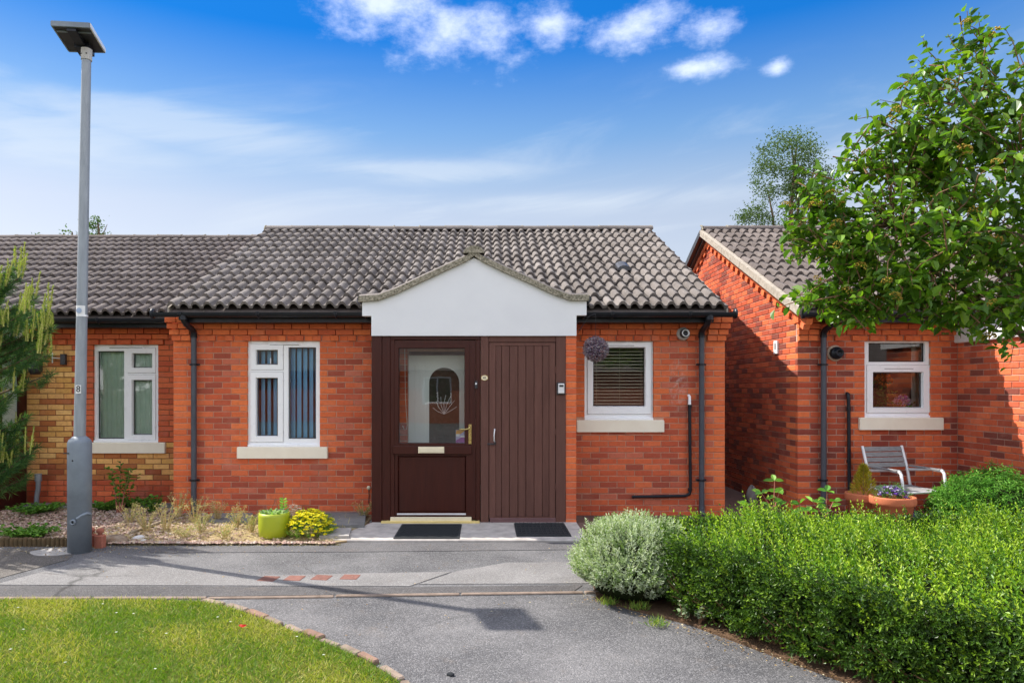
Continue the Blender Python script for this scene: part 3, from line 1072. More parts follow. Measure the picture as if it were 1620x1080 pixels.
def gutter(house, x0, x1, setback, outlet=None):
    y, z = E_Y + setback + .005, E_Z - .045
    m = MB()
    prof = [(.058 * math.cos(math.pi + math.pi * k / 10), .058 * math.sin(math.pi + math.pi * k / 10)) for k in range(11)]
    inner = [(p * .9, q * .9) for p, q in prof[::-1]]
    ring = prof + inner
    n = len(ring)
    v = [(xx, y + p, z + q) for xx in (x0, x1) for p, q in ring]
    f = [(i, n + i, n + (i + 1) % n, (i + 1) % n) for i in range(n)] + [tuple(range(n)), tuple(range(2 * n - 1, n - 1, -1))]
    m.add(v, f)
    g = m.build('gutter', M['black'], house)
    k = x0 + .35
    while k < x1 - .1:
        b = MB()
        b.tube([(k, y + .062 * math.cos(math.pi + math.pi * j / 8), z + .062 * math.sin(math.pi + math.pi * j / 8)) for j in range(9)], .012, 6)
        b.box(k - .02, k + .02, y - .066, y - .056, z - .03, z + .006)
        b.build('gutter_bracket', M['black'], g)
        k += .95
    for e in (x0, x1):
        MB().lathe([(0, -.012), (.062, -.012), (.062, .012), (0, .012)], n=14).build('end_cap', M['black'], g, (e, y, z - .012), (0, R(90), 0))
    return g


def fascia(house, x0, x1, setback):
    MB().box(x0, x1, -.285 + setback, -.255 + setback, 2.445, E_Z - .015).build('fascia_board', M['black'], house)
    MB().box(x0, x1, -.254 + setback, .002 + setback, 2.452, 2.468).build('soffit_board', M['black'], house)


def downpipe(house, x, setback, clips, mat='grey_pipe', zlow=0.02, y=-.065):
    y += setback
    p = MB().tube([(x, y, zlow), (x, y, 2.33)], .0345, 12).build('downpipe', M[mat], house)
    MB().tube([(x, E_Y + setback + .005, E_Z - .10), (x, E_Y + setback + .02, 2.47), (x, E_Y + setback + .09, 2.42), (x, y - .05, 2.37), (x, y, 2.33), (x, y, 2.27)],
              [.034, .036, .036, .036, .040, .042], 12).build('swan_neck', M['black'], p)
    MB().tube([(x, E_Y + setback + .005, E_Z - .135), (x, E_Y + setback + .005, E_Z - .04)], .05, 12).build('gutter_outlet', M['black'], p)
    for z in clips:
        b = MB().tube([(x, y, z - .012), (x, y, z + .012)], .041, 12)
        b.box(x - .062, x + .062, y + .012, y + .035, z - .012, z + .012)
        b.build('pipe_clip', M['black'], p)
    MB().tube([(x, y, zlow + .12), (x, y - .005, zlow + .04), (x, y - .09, zlow + .0)], .036, 10).build('pipe_shoe', M[mat], p)
    return p


# ------------------------------------------------------------------ windows
def frame_sheet(m, rect, holes, y0, y1, b=0.0):
    """a plate with holes: front faces, reveals of the holes, outer sides"""
    x0, x1, z0, z1 = rect
    xs = sorted({x0, x1, *[v for h in holes for v in h[:2]]})
    zs = sorted({z0, z1, *[v for h in holes for v in h[2:]]})
    for a, c in zip(xs, xs[1:]):
        for d, e in zip(zs, zs[1:]):
            mx, mz = (a + c) / 2, (d + e) / 2
            if not any(h[0] < mx < h[1] and h[2] < mz < h[3] for h in holes):
                m.add([(a, y0, d), (c, y0, d), (c, y0, e), (a, y0, e)], [(0, 1, 2, 3)])
    for h in holes:
        a, c, d, e = h
        i = b
        v = [(a, y0, d), (c, y0, d), (c, y0, e), (a, y0, e), (a + i, y1, d + i), (c - i, y1, d + i), (c - i, y1, e - i), (a + i, y1, e - i)]
        m.add(v, [(1, 0, 4, 5), (2, 1, 5, 6), (3, 2, 6, 7), (0, 3, 7, 4)])
    v = [(x0, y0, z0), (x1, y0, z0), (x1, y0, z1), (x0, y0, z1), (x0, y1, z0), (x1, y1, z0), (x1, y1, z1), (x0, y1, z1)]
    m.add(v, [(0, 1, 5, 4), (1, 2, 6, 5), (2, 3, 7, 6), (3, 0, 4, 7)])


def window(house, Y, rect, panes, casements=(), vents=(), glass='glass', sill=None, name='window'):
    """rect, panes and casements in metres (x0,x1,z0,z1); Y the wall face"""
    y0 = Y + .040
    m = MB()
    holes = [c for c in casements] + [p for p in panes if not any(c[0] < (p[0] + p[1]) / 2 < c[1] and c[2] < (p[2] + p[3]) / 2 < c[3] for c in casements)]
    frame_sheet(m, rect, holes, y0, y0 + .07, .010)
    w = m.build(name, M['upvc'], house)
    for c in casements:
        inside = [p for p in panes if c[0] < (p[0] + p[1]) / 2 < c[1] and c[2] < (p[2] + p[3]) / 2 < c[3]]
        g = MB()
        e = .004
        frame_sheet(g, (c[0] + e, c[1] - e, c[2] + e, c[3] - e), inside, y0 - .014, y0 + .05, .012)
        g.build('casement', M['upvc'], w)
        s = MB()
        frame_sheet(s, (c[0] - .002, c[1] + .002, c[2] - .002, c[3] + .002), [(c[0] + e, c[1] - e, c[2] + e, c[3] - e)], y0 + .012, y0 + .03)
        s.build('seal', M['gasket'], w)
    for p in panes:
        g = MB()
        frame_sheet(g, (p[0] + .004, p[1] - .004, p[2] + .004, p[3] - .004), [(p[0] + .015, p[1] - .015, p[2] + .015, p[3] - .015)], y0 + .028, y0 + .04)
        g.build('gasket', M['gasket'], w)
        MB().add([(p[0], y0 + .034, p[2]), (p[1], y0 + .034, p[2]), (p[1], y0 + .034, p[3]), (p[0], y0 + .034, p[3])], [(0, 1, 2, 3)]).build('pane', M[glass], w)
    for v in vents:
        b = MB().bbox(v[0], v[1], y0 - .012, y0 + .002, v[2] - .012, v[2] + .012, .003)
        b.build('trickle_vent', M['upvc'], w)
        MB().box(v[0] + .01, v[1] - .01, y0 - .016, y0 - .0125, v[2] - .008, v[2] - .003).build('vent_slot', M['gasket'], w)
    MB().cbox(rect[0] - .0, rect[1] + .0, y0 - .030, y0 + .02, rect[2] - .0005, rect[2] + .028, .004).build('drip_bar', M['upvc'], w)
    if sill:
        MB().cbox(sill[0], sill[1], Y - .040, Y + .10, sill[2], sill[3] - .002, .008).build('sill', M['sill'], w)
    return w


def room(house, x0, x1, z0, z1, y0, depth, mat='room'):
    """inside faces of a room behind a window"""
    m = MB()
    y1 = y0 + depth
    v = [(x0, y0, z0), (x1, y0, z0), (x1, y1, z0), (x0, y1, z0), (x0, y0, z1), (x1, y0, z1), (x1, y1, z1), (x0, y1, z1)]
    m.add(v, [(0, 1, 2, 3), (7, 6, 5, 4), (3, 2, 6, 7), (1, 5, 6, 2), (0, 3, 7, 4)])
    return m.build('room', M[mat], house)


def px_rect(x0, x1, ytop, ybot, Y):
    return (SX(x0, Y), SX(x1, Y), SZ(ybot, Y), SZ(ytop, Y))


# ------------------------------------------------------------------ middle bungalow
H = empty('bungalow', (0, 0, 0))
tag(H, 'red brick bungalow with white gabled porch, brown doors and grey pantile roof', 'bungalow', 'terraced brick bungalows')
W1 = (-3.054, -2.123, .880, 2.232)
S1 = (-3.176, -2.017, .733, .882)
W2 = (1.272, 2.155, 1.222, 2.232)
S2 = (1.165, 2.285, 1.070, 1.224)
XL, XR = -4.0, 3.07
wall = MB()
open_l = [W1, (S1[0], S1[1], S1[2], S1[3])]
open_r = [W2, (S2[0], S2[1], S2[2], S2[3])]
wall_body(wall, XL, -.98, -.1, 2.50, [W1], .007, .11)
wall_body(wall, .96, XR, -.1, 2.50, [W2], .007, .11)
wall.box(-.98, .96, .007, .11, 2.10, 2.50)
wall.box(-.19, .96, .007, .11, -.1, 2.10)
wo_ = wall.build('wall', M['mortar'], H)
st = []
tq_l = tint_quoins(RED, [XL, (W1[0], .8, 2.3), (W1[1], .8, 2.3)])
tq_r = tint_quoins(RED, [XR, (W2[1], 1.2, 2.3), (W2[0], 1.2, 2.3)])
fr0 = lambda u, z: ((u, 0.0, z), 0)
lay(range(0, 30), XL, -1.0, open_l, tq_l, fr0, st)
lay(range(0, 30), .97, XR, open_r, tq_r, fr0, st)
lay([31, 32], XL + .22, -1.0, [], tint_plain(ORANGE + RED[:2]), fr0, st, proud=.036)
lay([31, 32], .97, XR - .22, [], tint_plain(ORANGE + RED[:2]), fr0, st, proud=.036)
# dentil course: every other header stands forward
for a, b in ((XL + .22, -1.05), (1.0, XR - .24)):
    x, i = a, 0
    while x + .1025 < b:
        st.append(((x + .051, 0, ROW0 + 30 * PITCH), 0, .1025, BR, rt.choice(ORANGE + RED[:3]), .038 if i % 2 == 0 else 0.0))
        x += .1125
        i += 1
# brick pier at the porch side
py_ = -.55
for k in range(0, 31):
    st.append(((.964 + .0645, py_, ROW0 + k * PITCH), 0, .127, BR, rt.choice(ORANGE + RED[:3]), 0))
# corbelled kneelers at both ends
for side in (-1, 1):
    for k, ext in ((30, .02), (31, .05), (32, .08), (33, .10)):
        xe = XL if side < 0 else XR
        a, b = (xe - .05 * (k - 30) * .35, xe + .235) if side < 0 else (xe - .235, xe + .05 * (k - 30) * .35)
        w = (b - a - .008) / 2
        for q in (0, 1):
            st.append((((a + w / 2 + q * (w + .008)), 0, ROW0 + k * PITCH), 0, w, BR, rt.choice(ORANGE), ext + .03))
finish_bricks(st, wo_, lambda p: (-1.37 < p[0] < .96 and p[1] > -.1) or p[0] > 2.6 and p[2] < .2)
kn = MB()
kn.box(XL, XL + .23, -.035, .0, 2.24, 2.56)
kn.box(XR - .23, XR, -.035, .0, 2.24, 2.56)
kn.build('corbel_core', M['mortar'], wo_)
MB().box(.97, 1.088, py_ + .007, -.001, -.1, 2.30).build('pier_core', M['mortar'], wo_)
# hidden walls that close the house
hw = MB()
hw.box(XR - .11, XR - .005, .111, 2 * R_Y - .1, -.1, 2.56)
hw.box(XL + .005, XL + .11, .111, 2 * R_Y - .1, -.1, 2.56)
hw.box(XL, XR, 2 * R_Y - .1, 2 * R_Y, -.1, 2.56)
gp = [(0.0, 2.561), (2 * R_Y, 2.561), (R_Y, R_Z - .16)]
for x in (XR - .11, XL + .005):
    v = [(x + d, y, z) for d in (0, .10) for y, z in gp]
    hw.add(v, [(0, 1, 2), (5, 4, 3), (0, 3, 4, 1), (1, 4, 5, 2), (2, 5, 3, 0)])
hw.build('rear_wall', M['red_paver'], H)
RX0, RX1 = -3.90, -3.90 + 23 * TW
roof = roof_body('roof', RX0 + .01, RX1 - .01, 0, M['tile_brown'], H)
PR_Z = 3.235                                     # porch ridge
PCX = -.137


def porch_clears(x, y, z):
    zp = PR_Z - abs(x + TW / 2 - PCX) * .365
    return z + .12 < zp - .03 and y > -.5 and abs(x + TW / 2 - PCX) < 1.33


lay_tiles(roof, RX0, 23, 0, M['tile'], porch_clears)
ridge_tiles(roof, RX0, RX1, 0, M['tile'])
# verge mortar
for x in (RX0 + .0, RX1 - .01):
    vb = MB()
    for i in range(14):
        s0, s1 = i / 14 * ROWS * GAUGE, (i + 1) / 14 * ROWS * GAUGE
        vb.add([(x + dx_, E_Y + s * CP, E_Z + s * SP + dz_) for s in (s0, s1) for dx_, dz_ in ((0, -.06), (.02, -.06), (.02, .018), (0, .018))],
               [(0, 1, 5, 4), (1, 2, 6, 5), (2, 3, 7, 6), (3, 0, 4, 7), (0, 3, 2, 1), (4, 5, 6, 7)])
    vb.build('verge_mortar', M['verge_pale'], roof)
# small roof vent tile with a dark hood
vt = MB()
for k in range(7):
    a0, a1 = math.pi * k / 7, math.pi * (k + 1) / 7
    vt.add([(1.99 + .10 * math.cos(a), yy, 0.02 + .07 * math.sin(a) + zz) for yy, zz in ((0, 0), (.22, .10)) for a in (a0, a1)], [(0, 1, 3, 2)], True)
vt.add([(1.99 + .10 * math.cos(math.pi * k / 7), 0.002, .02 + .07 * math.sin(math.pi * k / 7)) for k in range(8)], [tuple(range(8))])
o = vt.build('vent_tile', M['dark_metal'], roof)
o.location = (0, SP * 0 + 1.02, E_Z + (1.02 - E_Y) * SP / CP + .03)
gutter(H, XL - .08, -1.46, 0)
gutter(H, 1.20, RX1 + .10, 0)
fascia(H, XL + .24, -1.36, 0)
fascia(H, 1.10, XR - .24, 0)
downpipe(H, -3.71, 0, (1.93, .46))
downpipe(H, 2.75, 0, (1.93, .46))

# windows
Yf = .04
p1 = [px_rect(405, 440, 553, 577, Yf), px_rect(405, 440, 597, 690, Yf), px_rect(456, 500, 549, 694, Yf)]
c1_ = [px_rect(396.5, 448.5, 544, 585, Yf), px_rect(396.5, 448.5, 588, 699, Yf)]
w1 = window(H, 0, W1, p1, c1_, [(SX(426, Yf), SX(475, Yf), SZ(544.5, Yf))], sill=S1)
MB().tube([(SX(427, Yf), .075, SZ(576, Yf)), (SX(427, Yf), .068, SZ(566, Yf))], .006, 6).build('stay_handle', M['upvc'], w1)
p2 = [px_rect(938, 1021, 549, 643, Yf)]
c2_ = [px_rect(929, 1030, 541, 655, Yf)]
w2 = window(H, 0, W2, p2, c2_, [(SX(962, Yf), SX(1004, Yf), SZ(546, Yf))], sill=S2)
room(H, -3.6, -1.6, .4, 2.4, .111, 2.6)
room(H, 1.13, 2.6, .4, 2.4, .111, 2.2)

# vertical blind: every slat hangs turned half open
vb_ = empty('vertical_blind', (-2.59, .165, 2.20))
tag(vb_, 'pale blue vertical slat blind behind the left-hand window of the middle bungalow', 'blind')
MB().box(-.52, .52, -.02, .02, -.005, .035).build('head_rail', M['upvc'], vb_)
sm_ = MB().box(-.0445, .0445, -.0008, .0008, -1.32, -.004).mesh('slat', M['blind_blue'])
for i in range(13):
    o = link(bpy.data.objects.new('slat', sm_), vb_)
    o.location = (-.47 + i * .0785, 0, 0)
    o.rotation_euler = (0, 0, R(-42) + random.uniform(-.14, .14))
# venetian blind
vn = empty('venetian_blind', (1.745, .15, 2.21))
tag(vn, 'cream venetian blind behind the window beside the hanging purple ball', 'blind')
MB().box(-.40, .40, -.015, .015, -.03, .0).build('head_rail', M['blind_cream'], vn)
sm_ = MB().add([(-.39, -.0125, 0), (.39, -.0125, 0), (.39, 0, .002), (-.39, 0, .002), (.39, .0125, 0), (-.39, .0125, 0),
                (-.39, -.0125, -.0016), (.39, -.0125, -.0016)], [(0, 1, 2, 3), (3, 2, 4, 5), (6, 7, 1, 0)]).mesh('slat', M['blind_cream'])
for i in range(22):
    o = link(bpy.data.objects.new('slat', sm_), vn)
    o.location = (0, 0, -.06 - i * .0425)
    o.rotation_euler = (R(32) + random.uniform(-.04, .04), 0, random.uniform(-.002, .002))
for x in (-.30, 0, .28):
    MB().box(x - .0022, x + .0022, -.0155, -.0145, -.99, -.03).build('ladder_cord', M['blind_cream'], vn)
MB().box(-.39, .39, -.014, .014, -1.01, -.985).build('bottom_rail', M['blind_cream'], vn)

# ---- porch
PY = -.55
pf = MB()
X = lambda px: SX(px, PY)
Z = lambda py: SZ(py, PY)
pb = M['brown']
pf.bbox(X(588), X(604), PY - .01, PY + .09, .0, 2.262, .004)
pf.bbox(X(604) + .003, X(617.5), PY, PY + .09, .0, 2.262, .004)
pf.bbox(X(617.5) + .002, X(760), PY + .004, PY + .09, Z(537), 2.262, .004)
pf.bbox(X(617.5) + .002, X(624), PY - .006, PY + .07, .0, Z(537) - .002, .004)
pf.bbox(X(753), X(759.5), PY - .006, PY + .07, .0, Z(537) - .002, .004)
porch = pf.build('porch_frame', pb, H)
post = MB().bbox(X(760.5), X(773), PY - .012, PY + .08, .0, 2.262, .004).build('post', M['brown_flat'], porch)
MB().bbox(X(879.5), X(895), PY - .008, PY + .08, .0, 2.262, .004).build('post', M['brown_flat'], porch)
MB().bbox(X(773.4), X(879.2), PY + .002, PY + .08, Z(541), 2.262, .003).build('head_board', M['brown_flat'], porch)
# glazed left side of the porch
sd = MB()
xs_ = X(588) + .004
for a, b, c, d in ((PY + .092, -.006, 0.0, .85), (PY + .092, -.006, 2.05, 2.262), (PY + .092, PY + .15, .85, 2.05), (-.07, -.006, .85, 2.05)):
    sd.box(xs_, xs_ + .06, a, b, c, d)
sd.build('side_frame', pb, porch)
MB().box(xs_ + .028, xs_ + .032, PY + .15, -.07, .85, 2.05).build('side_pane', M['glass_door'], porch)
# front door
dl = MB()
dr = (X(624.5), X(752.5), .055, Z(538.5))
gl_ = (X(629.5), X(736), Z(702), Z(550))
gl_ = (X(630), X(736), Z(702), Z(550))
lp = (X(629), X(737.5), Z(811), Z(721))
frame_sheet(dl, dr, [gl_, lp], PY + .006, PY + .05, .012)
door = dl.build('front_door', pb, H)
MB().bbox(lp[0] + .005, lp[1] - .005, PY + .026, PY + .045, lp[2] + .005, lp[3] - .005, .012).build('door_panel', pb, door)
mo = MB()
for r_, in ((gl_,), ):
    frame_sheet(mo, (r_[0] - .045, r_[1] + .045, r_[2] - .02, r_[3] + .045), [r_], PY - .006, PY + .01, .008)
mo.build('glazing_bead', pb, door)
MB().bbox(X(621.5), X(746), PY - .026, PY + .0, Z(718), Z(705), .006).build('weather_rail', pb, door)
MB().add([(gl_[0], PY + .02, gl_[2]), (gl_[1], PY + .02, gl_[2]), (gl_[1], PY + .02, gl_[3]), (gl_[0], PY + .02, gl_[3])], [(0, 1, 2, 3)]).build('pane', M['glass_door'], door)
lb = MB().bbox(X(662), X(703), PY - .040, PY - .027, Z(716), Z(706), .003).build('letterbox', M['cream'], door)
MB().bbox(X(664), X(701), PY - .0445, PY - .0405, Z(714.5), Z(708), .002).build('letterbox', M['cream'], door).name = 'letterbox_flap'
MB().bbox(X(628), X(737), PY - .004, PY + .018, Z(814), Z(811.5), .002).build('silver_strip', M['silver'], door)
MB().cbox(X(618), X(746), PY - .032, PY + .0, Z(824), Z(817), .003).build('weather_bar', M['cream'], door)
MB().cbox(X(604), X(759), PY - .075, PY - .012, .020, .045, .004).build('threshold', M['gold_trim'], door)
hp = MB().bbox(X(741), X(746), PY - .008, PY + .004, Z(702), Z(671), .003).build('handle_plate', M['brass'], door)
MB().tube([(X(743.5), PY - .008, Z(674)), (X(743.5), PY - .045, Z(674)), (X(742), PY - .05, Z(677.5)), (X(737), PY - .05, Z(678.5)), (X(726.5), PY - .05, Z(678.5))], [.007, .008, .008, .008, .007], 8).build('lever', M['brass'], hp)
kn_ = MB().bbox(X(751), X(755.5), PY - .022, PY - .008, Z(614.5), Z(602.5), .003).build('door_bell', M['dark_metal'], porch)
MB().lathe([(0, 0), (.012, 0), (.012, .006), (0, .008)], n=12).build('bell_button', M['silver'], kn_, (X(753.2), PY - .022, Z(607)), (R(90), 0, 0))

# cupboard door of upright boards
cu = MB()
frame_sheet(cu, (X(774), X(878.5), .060, Z(542)), [(X(784), X(869), .085, Z(546.5))], PY + .0, PY + .03)
cup = cu.build('cupboard_door', M['brown_flat'], H)
bx = [784, 793.5, 806, 819.5, 832, 845, 858, 869]
for a, b in zip(bx, bx[1:]):
    MB().bbox(X(a) + .0022, X(b) - .0022, PY + .003 + random.uniform(0, .002), PY + .025, .086, Z(546.5) - .001, .004).build('board', M['brown_flat'], cup)
MB().bbox(X(775), X(879), PY - .018, PY - .001, .012, .074, .003).build('kick_board', M['purple_brown'], cup)
MB().tube([(X(782.5), PY - .004, Z(679)), (X(782.5), PY - .03, Z(680)), (X(781.5), PY - .034, Z(688)), (X(781.8), PY - .03, Z(696)), (X(782.5), PY - .004, Z(698))], [.011, .007, .007, .007, .009], 8).build('pull_handle', M['silver'], cup)
la = MB().bbox(X(771), X(784), PY - .026, PY - .013, Z(703), Z(700.5), .002).build('latch', M['dark_metal'], cup)
MB().lathe([(0, 0), (.012, 0), (.010, .008), (0, .009)], n=12).build('latch_knob', M['dark_metal'], la, (X(783), PY - .024, Z(700)), (R(90), 0, 0))
for z in (.45, 1.1, 1.85):
    MB().tube([(X(879), PY - .006, z - .04), (X(879), PY - .006, z + .04)], .006, 8).build('hinge', M['brown_flat'], cup)
# key safe
ks = MB().bbox(X(880.3), X(894.2), PY - .030, PY - .009, Z(624), Z(604.5), .006).build('key_safe', M['dark_metal'], porch)
MB().bbox(X(882.5), X(892.2), PY - .048, PY - .031, Z(622), Z(606.5), .006).build('key_safe_cover', M['sticker'], ks)
MB().bbox(X(884.2), X(890.6), PY - .051, PY - .0485, Z(611.8), Z(608.5), .001).build('key_safe_window', M['gasket'], ks)


def text_mesh(s, size, mat, depth=.0015):
    cu_ = bpy.data.curves.new('digits', 'FONT')
    cu_.body = s
    cu_.size = size
    cu_.align_x = 'CENTER'
    cu_.align_y = 'CENTER'
    cu_.extrude = depth
    t = bpy.data.objects.new('digits', cu_)
    col.objects.link(t)
    bpy.context.view_layer.update()
    me = bpy.data.meshes.new_from_object(t.evaluated_get(bpy.context.evaluated_depsgraph_get()))
    bpy.data.objects.remove(t)
    me.materials.clear()
    me.materials.append(mat)
    return me


# oval number plate
pl = MB()
ell = [(math.cos(2 * math.pi * k / 24), math.sin(2 * math.pi * k / 24)) for k in range(24)]
pl.prism([(x * .043, z * .033) for x, z in ell], -.006, .0)
plate = pl.build('number_plate', M['brass'], porch, (X(766.5), PY - .0125, Z(597.5)))
MB().prism([(x * .038, z * .028) for x, z in ell], -.0075, -.0061).build('plate_face', M['cream'], plate)
o = link(bpy.data.objects.new('digits', text_mesh('45', .042, M['text_brown'])), plate)
o.location = (0, -.009, 0)
o.rotation_euler = (R(90), 0, 0)

# inside of the porch: inner white door with an arched light, ceiling, partition
MB().box(X(588) + .07, .955, PY + .10, .005, 2.20, 2.235).build('porch_ceiling', M['porch_room'], porch)
MB().box(-.06, -.03, PY + .095, .004, 0.0, 2.2).build('partition', M['porch_room'], porch)
idm = MB().bbox(-.985, -.19, -.035, .02, .03, 2.05, .006)
idr = idm.build('inner_door', M['white_door'], H)
arch = [(-.717, .92), (-.334, .92)] + [(-.5255 + .1915 * math.cos(math.pi * k / 14), 1.70 + .1915 * math.sin(math.pi * k / 14)) for k in range(15)]
MB().prism([((x + .5255) * 1.16 - .5255, (z - 1.3) * 1.05 + 1.3) for x, z in arch], -.052, -.036).build('arched_frame', M['white_door'], idr)
MB().prism(arch, -.057, -.0525).build('arched_light', M['dark_glass'], idr)
lead = MB()
for k in range(7):
    a = R(20 + 24 * k)
    lead.tube([(-.5255, -.060, 1.30), (-.5255 + .09 * math.cos(a), -.060, 1.30 + .13 * math.sin(a)), (-.5255 + .17 * math.cos(a * .9), -.060, 1.32 + .22 * math.sin(a))], .004, 5)
lead.build('lead_pattern', M['silver'], idr)
for k in range(3):
    MB().bbox(-.965 + k * .07, -.905 + k * .07, -.040, -.0355, .15, 1.95, .002).build('door_board', M['white_door'], idr)
# card behind the glass
cd = empty('leaflet', (X(729), PY + .028, Z(690)))
tag(cd, 'purple and orange card standing behind the door glass beside the brass handle', 'leaflet')
MB().box(-.062, .062, .001, .003, -.080, .080).build('card', M['lilac_print'], cd)
MB().prism([(-.055, .075), (-.06, .02), (.0, .03), (.06, .078)], -.0012, .0005).build('orange_print', M['orange_print'], cd)
MB().prism([(-.06, -.075), (.06, -.075), (.06, .0), (.02, -.005), (-.06, -.05)], -.0012, .0005).build('purple_print', M['purple_print'], cd)
MB().box(-.058, -.015, -.002, .0, .0, .028).build('white_print', M['sticker'], cd)
MB().box(-.005, .045, -.0035, -.0015, -.012, .008).build('white_print', M['sticker'], cd)
# pull cord
pc = MB().tube([(X(638), -.40, 2.19), (X(639), -.40, 1.5), (X(642), -.40, 1.18), (X(641), -.40, 1.13), (X(637.5), -.40, 1.12), (X(634.5), -.40, 1.17)], .004, 6)
pc.build('pull_cord', M['cord'], porch)

# white gable over the porch
XX = lambda px: SX(px, PY - .03)
ZZ = lambda py: SZ(py, PY - .03)
top = [(928, 474), (900, 471), (872, 461), (840, 447), (795, 428), (750, 408), (705, 427), (662, 446), (630, 461), (602, 471), (573, 475)]
ped = [(XX(587.5), ZZ(531)), (XX(912), ZZ(531)), (XX(912), ZZ(498.5)), (XX(928), ZZ(498.5))] + [(XX(a), ZZ(b)) for a, b in top] + [(XX(573), ZZ(499.5)), (XX(587.5), ZZ(499.5))]
MB().prism(ped, PY - .03, PY + .07).build('gable_board', M['white_board'], porch)
# returns of the gable box
rb = MB()
rb.box(XX(573), XX(573) + .03, PY + .072, -.03, 2.51, 2.70)
rb.box(XX(928) - .03, XX(928), PY + .072, -.03, 2.51, 2.70)
rb.box(XX(573) + .032, XX(587.5), PY + .072, .0, 2.50, 2.515)
rb.box(XX(912), XX(928) - .032, PY + .072, .0, 2.50, 2.515)
rb.build('side_board', M['black'], porch)
# mortared verge over the gable, in lengths like the tiles it beds
vz = [(932, 467), (902, 467), (872, 456), (840, 441), (795, 421), (762, 405), (750, 396), (738, 405), (705, 420), (662, 440), (628, 456), (598, 467), (567, 469)]
XV = lambda px: SX(px, PY - .07)
ZV = lambda py: SZ(py, PY - .07)
vpts = [(XV(a), ZV(b)) for a, b in vz]
for (xa, za), (xb, zb) in zip(vpts, vpts[1:]):
    m = MB()
    th = .062
    ja, jb = random.uniform(-.004, .004), random.uniform(-.004, .004)
    m.add([(xa, PY - .075, za - th), (xb, PY - .075, zb - th), (xb, PY - .075 + jb, zb + .006), (xa, PY - .075 + ja, za + .006),
           (xa, PY + .03, za - th), (xb, PY + .03, zb - th), (xb, PY + .03, zb + .012), (xa, PY + .03, za + .012)],
          [(1, 0, 3, 2), (2, 3, 7, 6), (4, 5, 6, 7), (0, 1, 5, 4), (1, 2, 6, 5), (0, 4, 7, 3)])
    m.build('verge_mortar', M['verge'], porch)
# two courses of roll tiles on either porch slope and a ridge
ridge = MB()
ring = [(math.cos(math.pi * k / 8) * .12, math.sin(math.pi * k / 8) * .085) for k in range(9)]
for i in range(4):
    y0_, y1_ = PY - .085 + i * .42, PY - .085 + i * .42 + .43
    vs_ = [(PCX + a * q, yy, PR_Z + .0 + b * q) for yy, q in ((y0_, 1.04), (y1_, 1.0)) for a, b in ring]
    r1 = MB().add(vs_, [(i_, 9 + i_, 9 + i_ + 1, i_ + 1) for i_ in range(8)], True)
    r1.add(vs_[:9], [tuple(range(9))])
    r1.build('ridge_tile', M['verge' if i == 0 else 'tile'], porch)
for side in (-1, 1):
    pts_ = [(abs(a - PCX), z_) for a, z_ in vpts if (a - PCX) * side >= -.001]
    pts_.sort()
    for j in range(6):
        ya = PY - .06 + j * .24
        m = MB()
        prof = [(0, .004), (.06, .035), (.12, .035), (.17, .006), (.24, .004)]
        vs_ = []
        for d, z_ in pts_:
            for py_o, pz in prof:
                vs_.append((PCX + side * d, ya + py_o, z_ + pz))
        n5 = len(prof)
        fs_ = []
        for i_ in range(len(pts_) - 1):
            for q in range(n5 - 1):
                a_ = i_ * n5 + q
                fs_.append((a_, a_ + 1, a_ + n5 + 1, a_ + n5) if side < 0 else (a_, a_ + n5, a_ + n5 + 1, a_ + 1))
        m.add(vs_, fs_, True)
        m.build('roof_tile_run', M['tile'], porch)
# black gutter ends at both sides of the gable
for x in (XX(570), XX(931)):
    MB().tube([(x, PY + .0, 2.70), (x, -.34, 2.69)], .045, 10).build('porch_gutter', M['black'], porch)

# ---- pipes, flue, cable
fl = MB().lathe([(.0, 0), (.085, 0), (.082, .05), (.062, .075), (.0, .075)], n=20).build('boiler_flue', M['flue_grey'], H, (SX(1080, -.02), -.001, SZ(528, -.02)), (R(90), 0, 0))
MB().lathe([(.0, .07), (.058, .07), (.058, .14), (.042, .15), (.042, .11), (.0, .11)], n=20).build('flue_terminal', M['dark_metal'], fl)
MB().lathe([(.046, .14), (.048, .16), (.036, .162), (.036, .12)], n=20).build('flue_ring', M['silver'], fl)
wp = MB().tube([(SX(1000, -.04), -.035, SZ(785.5, -.04)), (SX(1084, -.04), -.035, SZ(784, -.04)), (SX(1091, -.04), -.035, SZ(781, -.04)), (SX(1092.5, -.04), -.035, SZ(774, -.04)), (SX(1091, -.04), -.035, SZ(640, -.04))], .0195, 10)
wpo = wp.build('waste_pipe', M['black'], H)
MB().tube([(SX(1091, -.04), -.035, SZ(641, -.04)), (SX(1091, -.04), -.035, SZ(627, -.04)), (SX(1091, -.04), .0, SZ(625.5, -.04))], .0185, 10).build('white_spout', M['upvc'], wpo)
for z in (.34, 1.40):
    MB().tube([(SX(1091.5, -.04), -.035, z - .02), (SX(1091.5, -.04), -.035, z + .02)], .024, 10).build('pipe_clip', M['black'], wpo)
cp_ = MB().tube([(1.125, -.05, .06), (1.125, -.05, .98), (1.125, -.02, 1.03)], .020, 8).build('corner_pipe', M['black'], H)
MB().tube([(1.125, -.05, .93), (1.125, -.05, 1.0)], .027, 8).build('pipe_collar', M['black'], cp_)
cb = MB().tube([(SX(583, -.02), -.01, SZ(772, -.02)), (SX(584, -.02), -.02, SZ(784, -.02)), (SX(583, -.02), -.015, SZ(794, -.02)), (SX(587, -.02), -.015, SZ(800, -.02))], .005, 6).build('cable', M['black'], H)
MB().lathe([(0, 0), (.026, 0), (.024, .014), (0, .018)], n=14).build('cable_cap', M['cream'], cb, (SX(583, -.02), -.002, SZ(771.5, -.02)), (R(90), 0, 0))

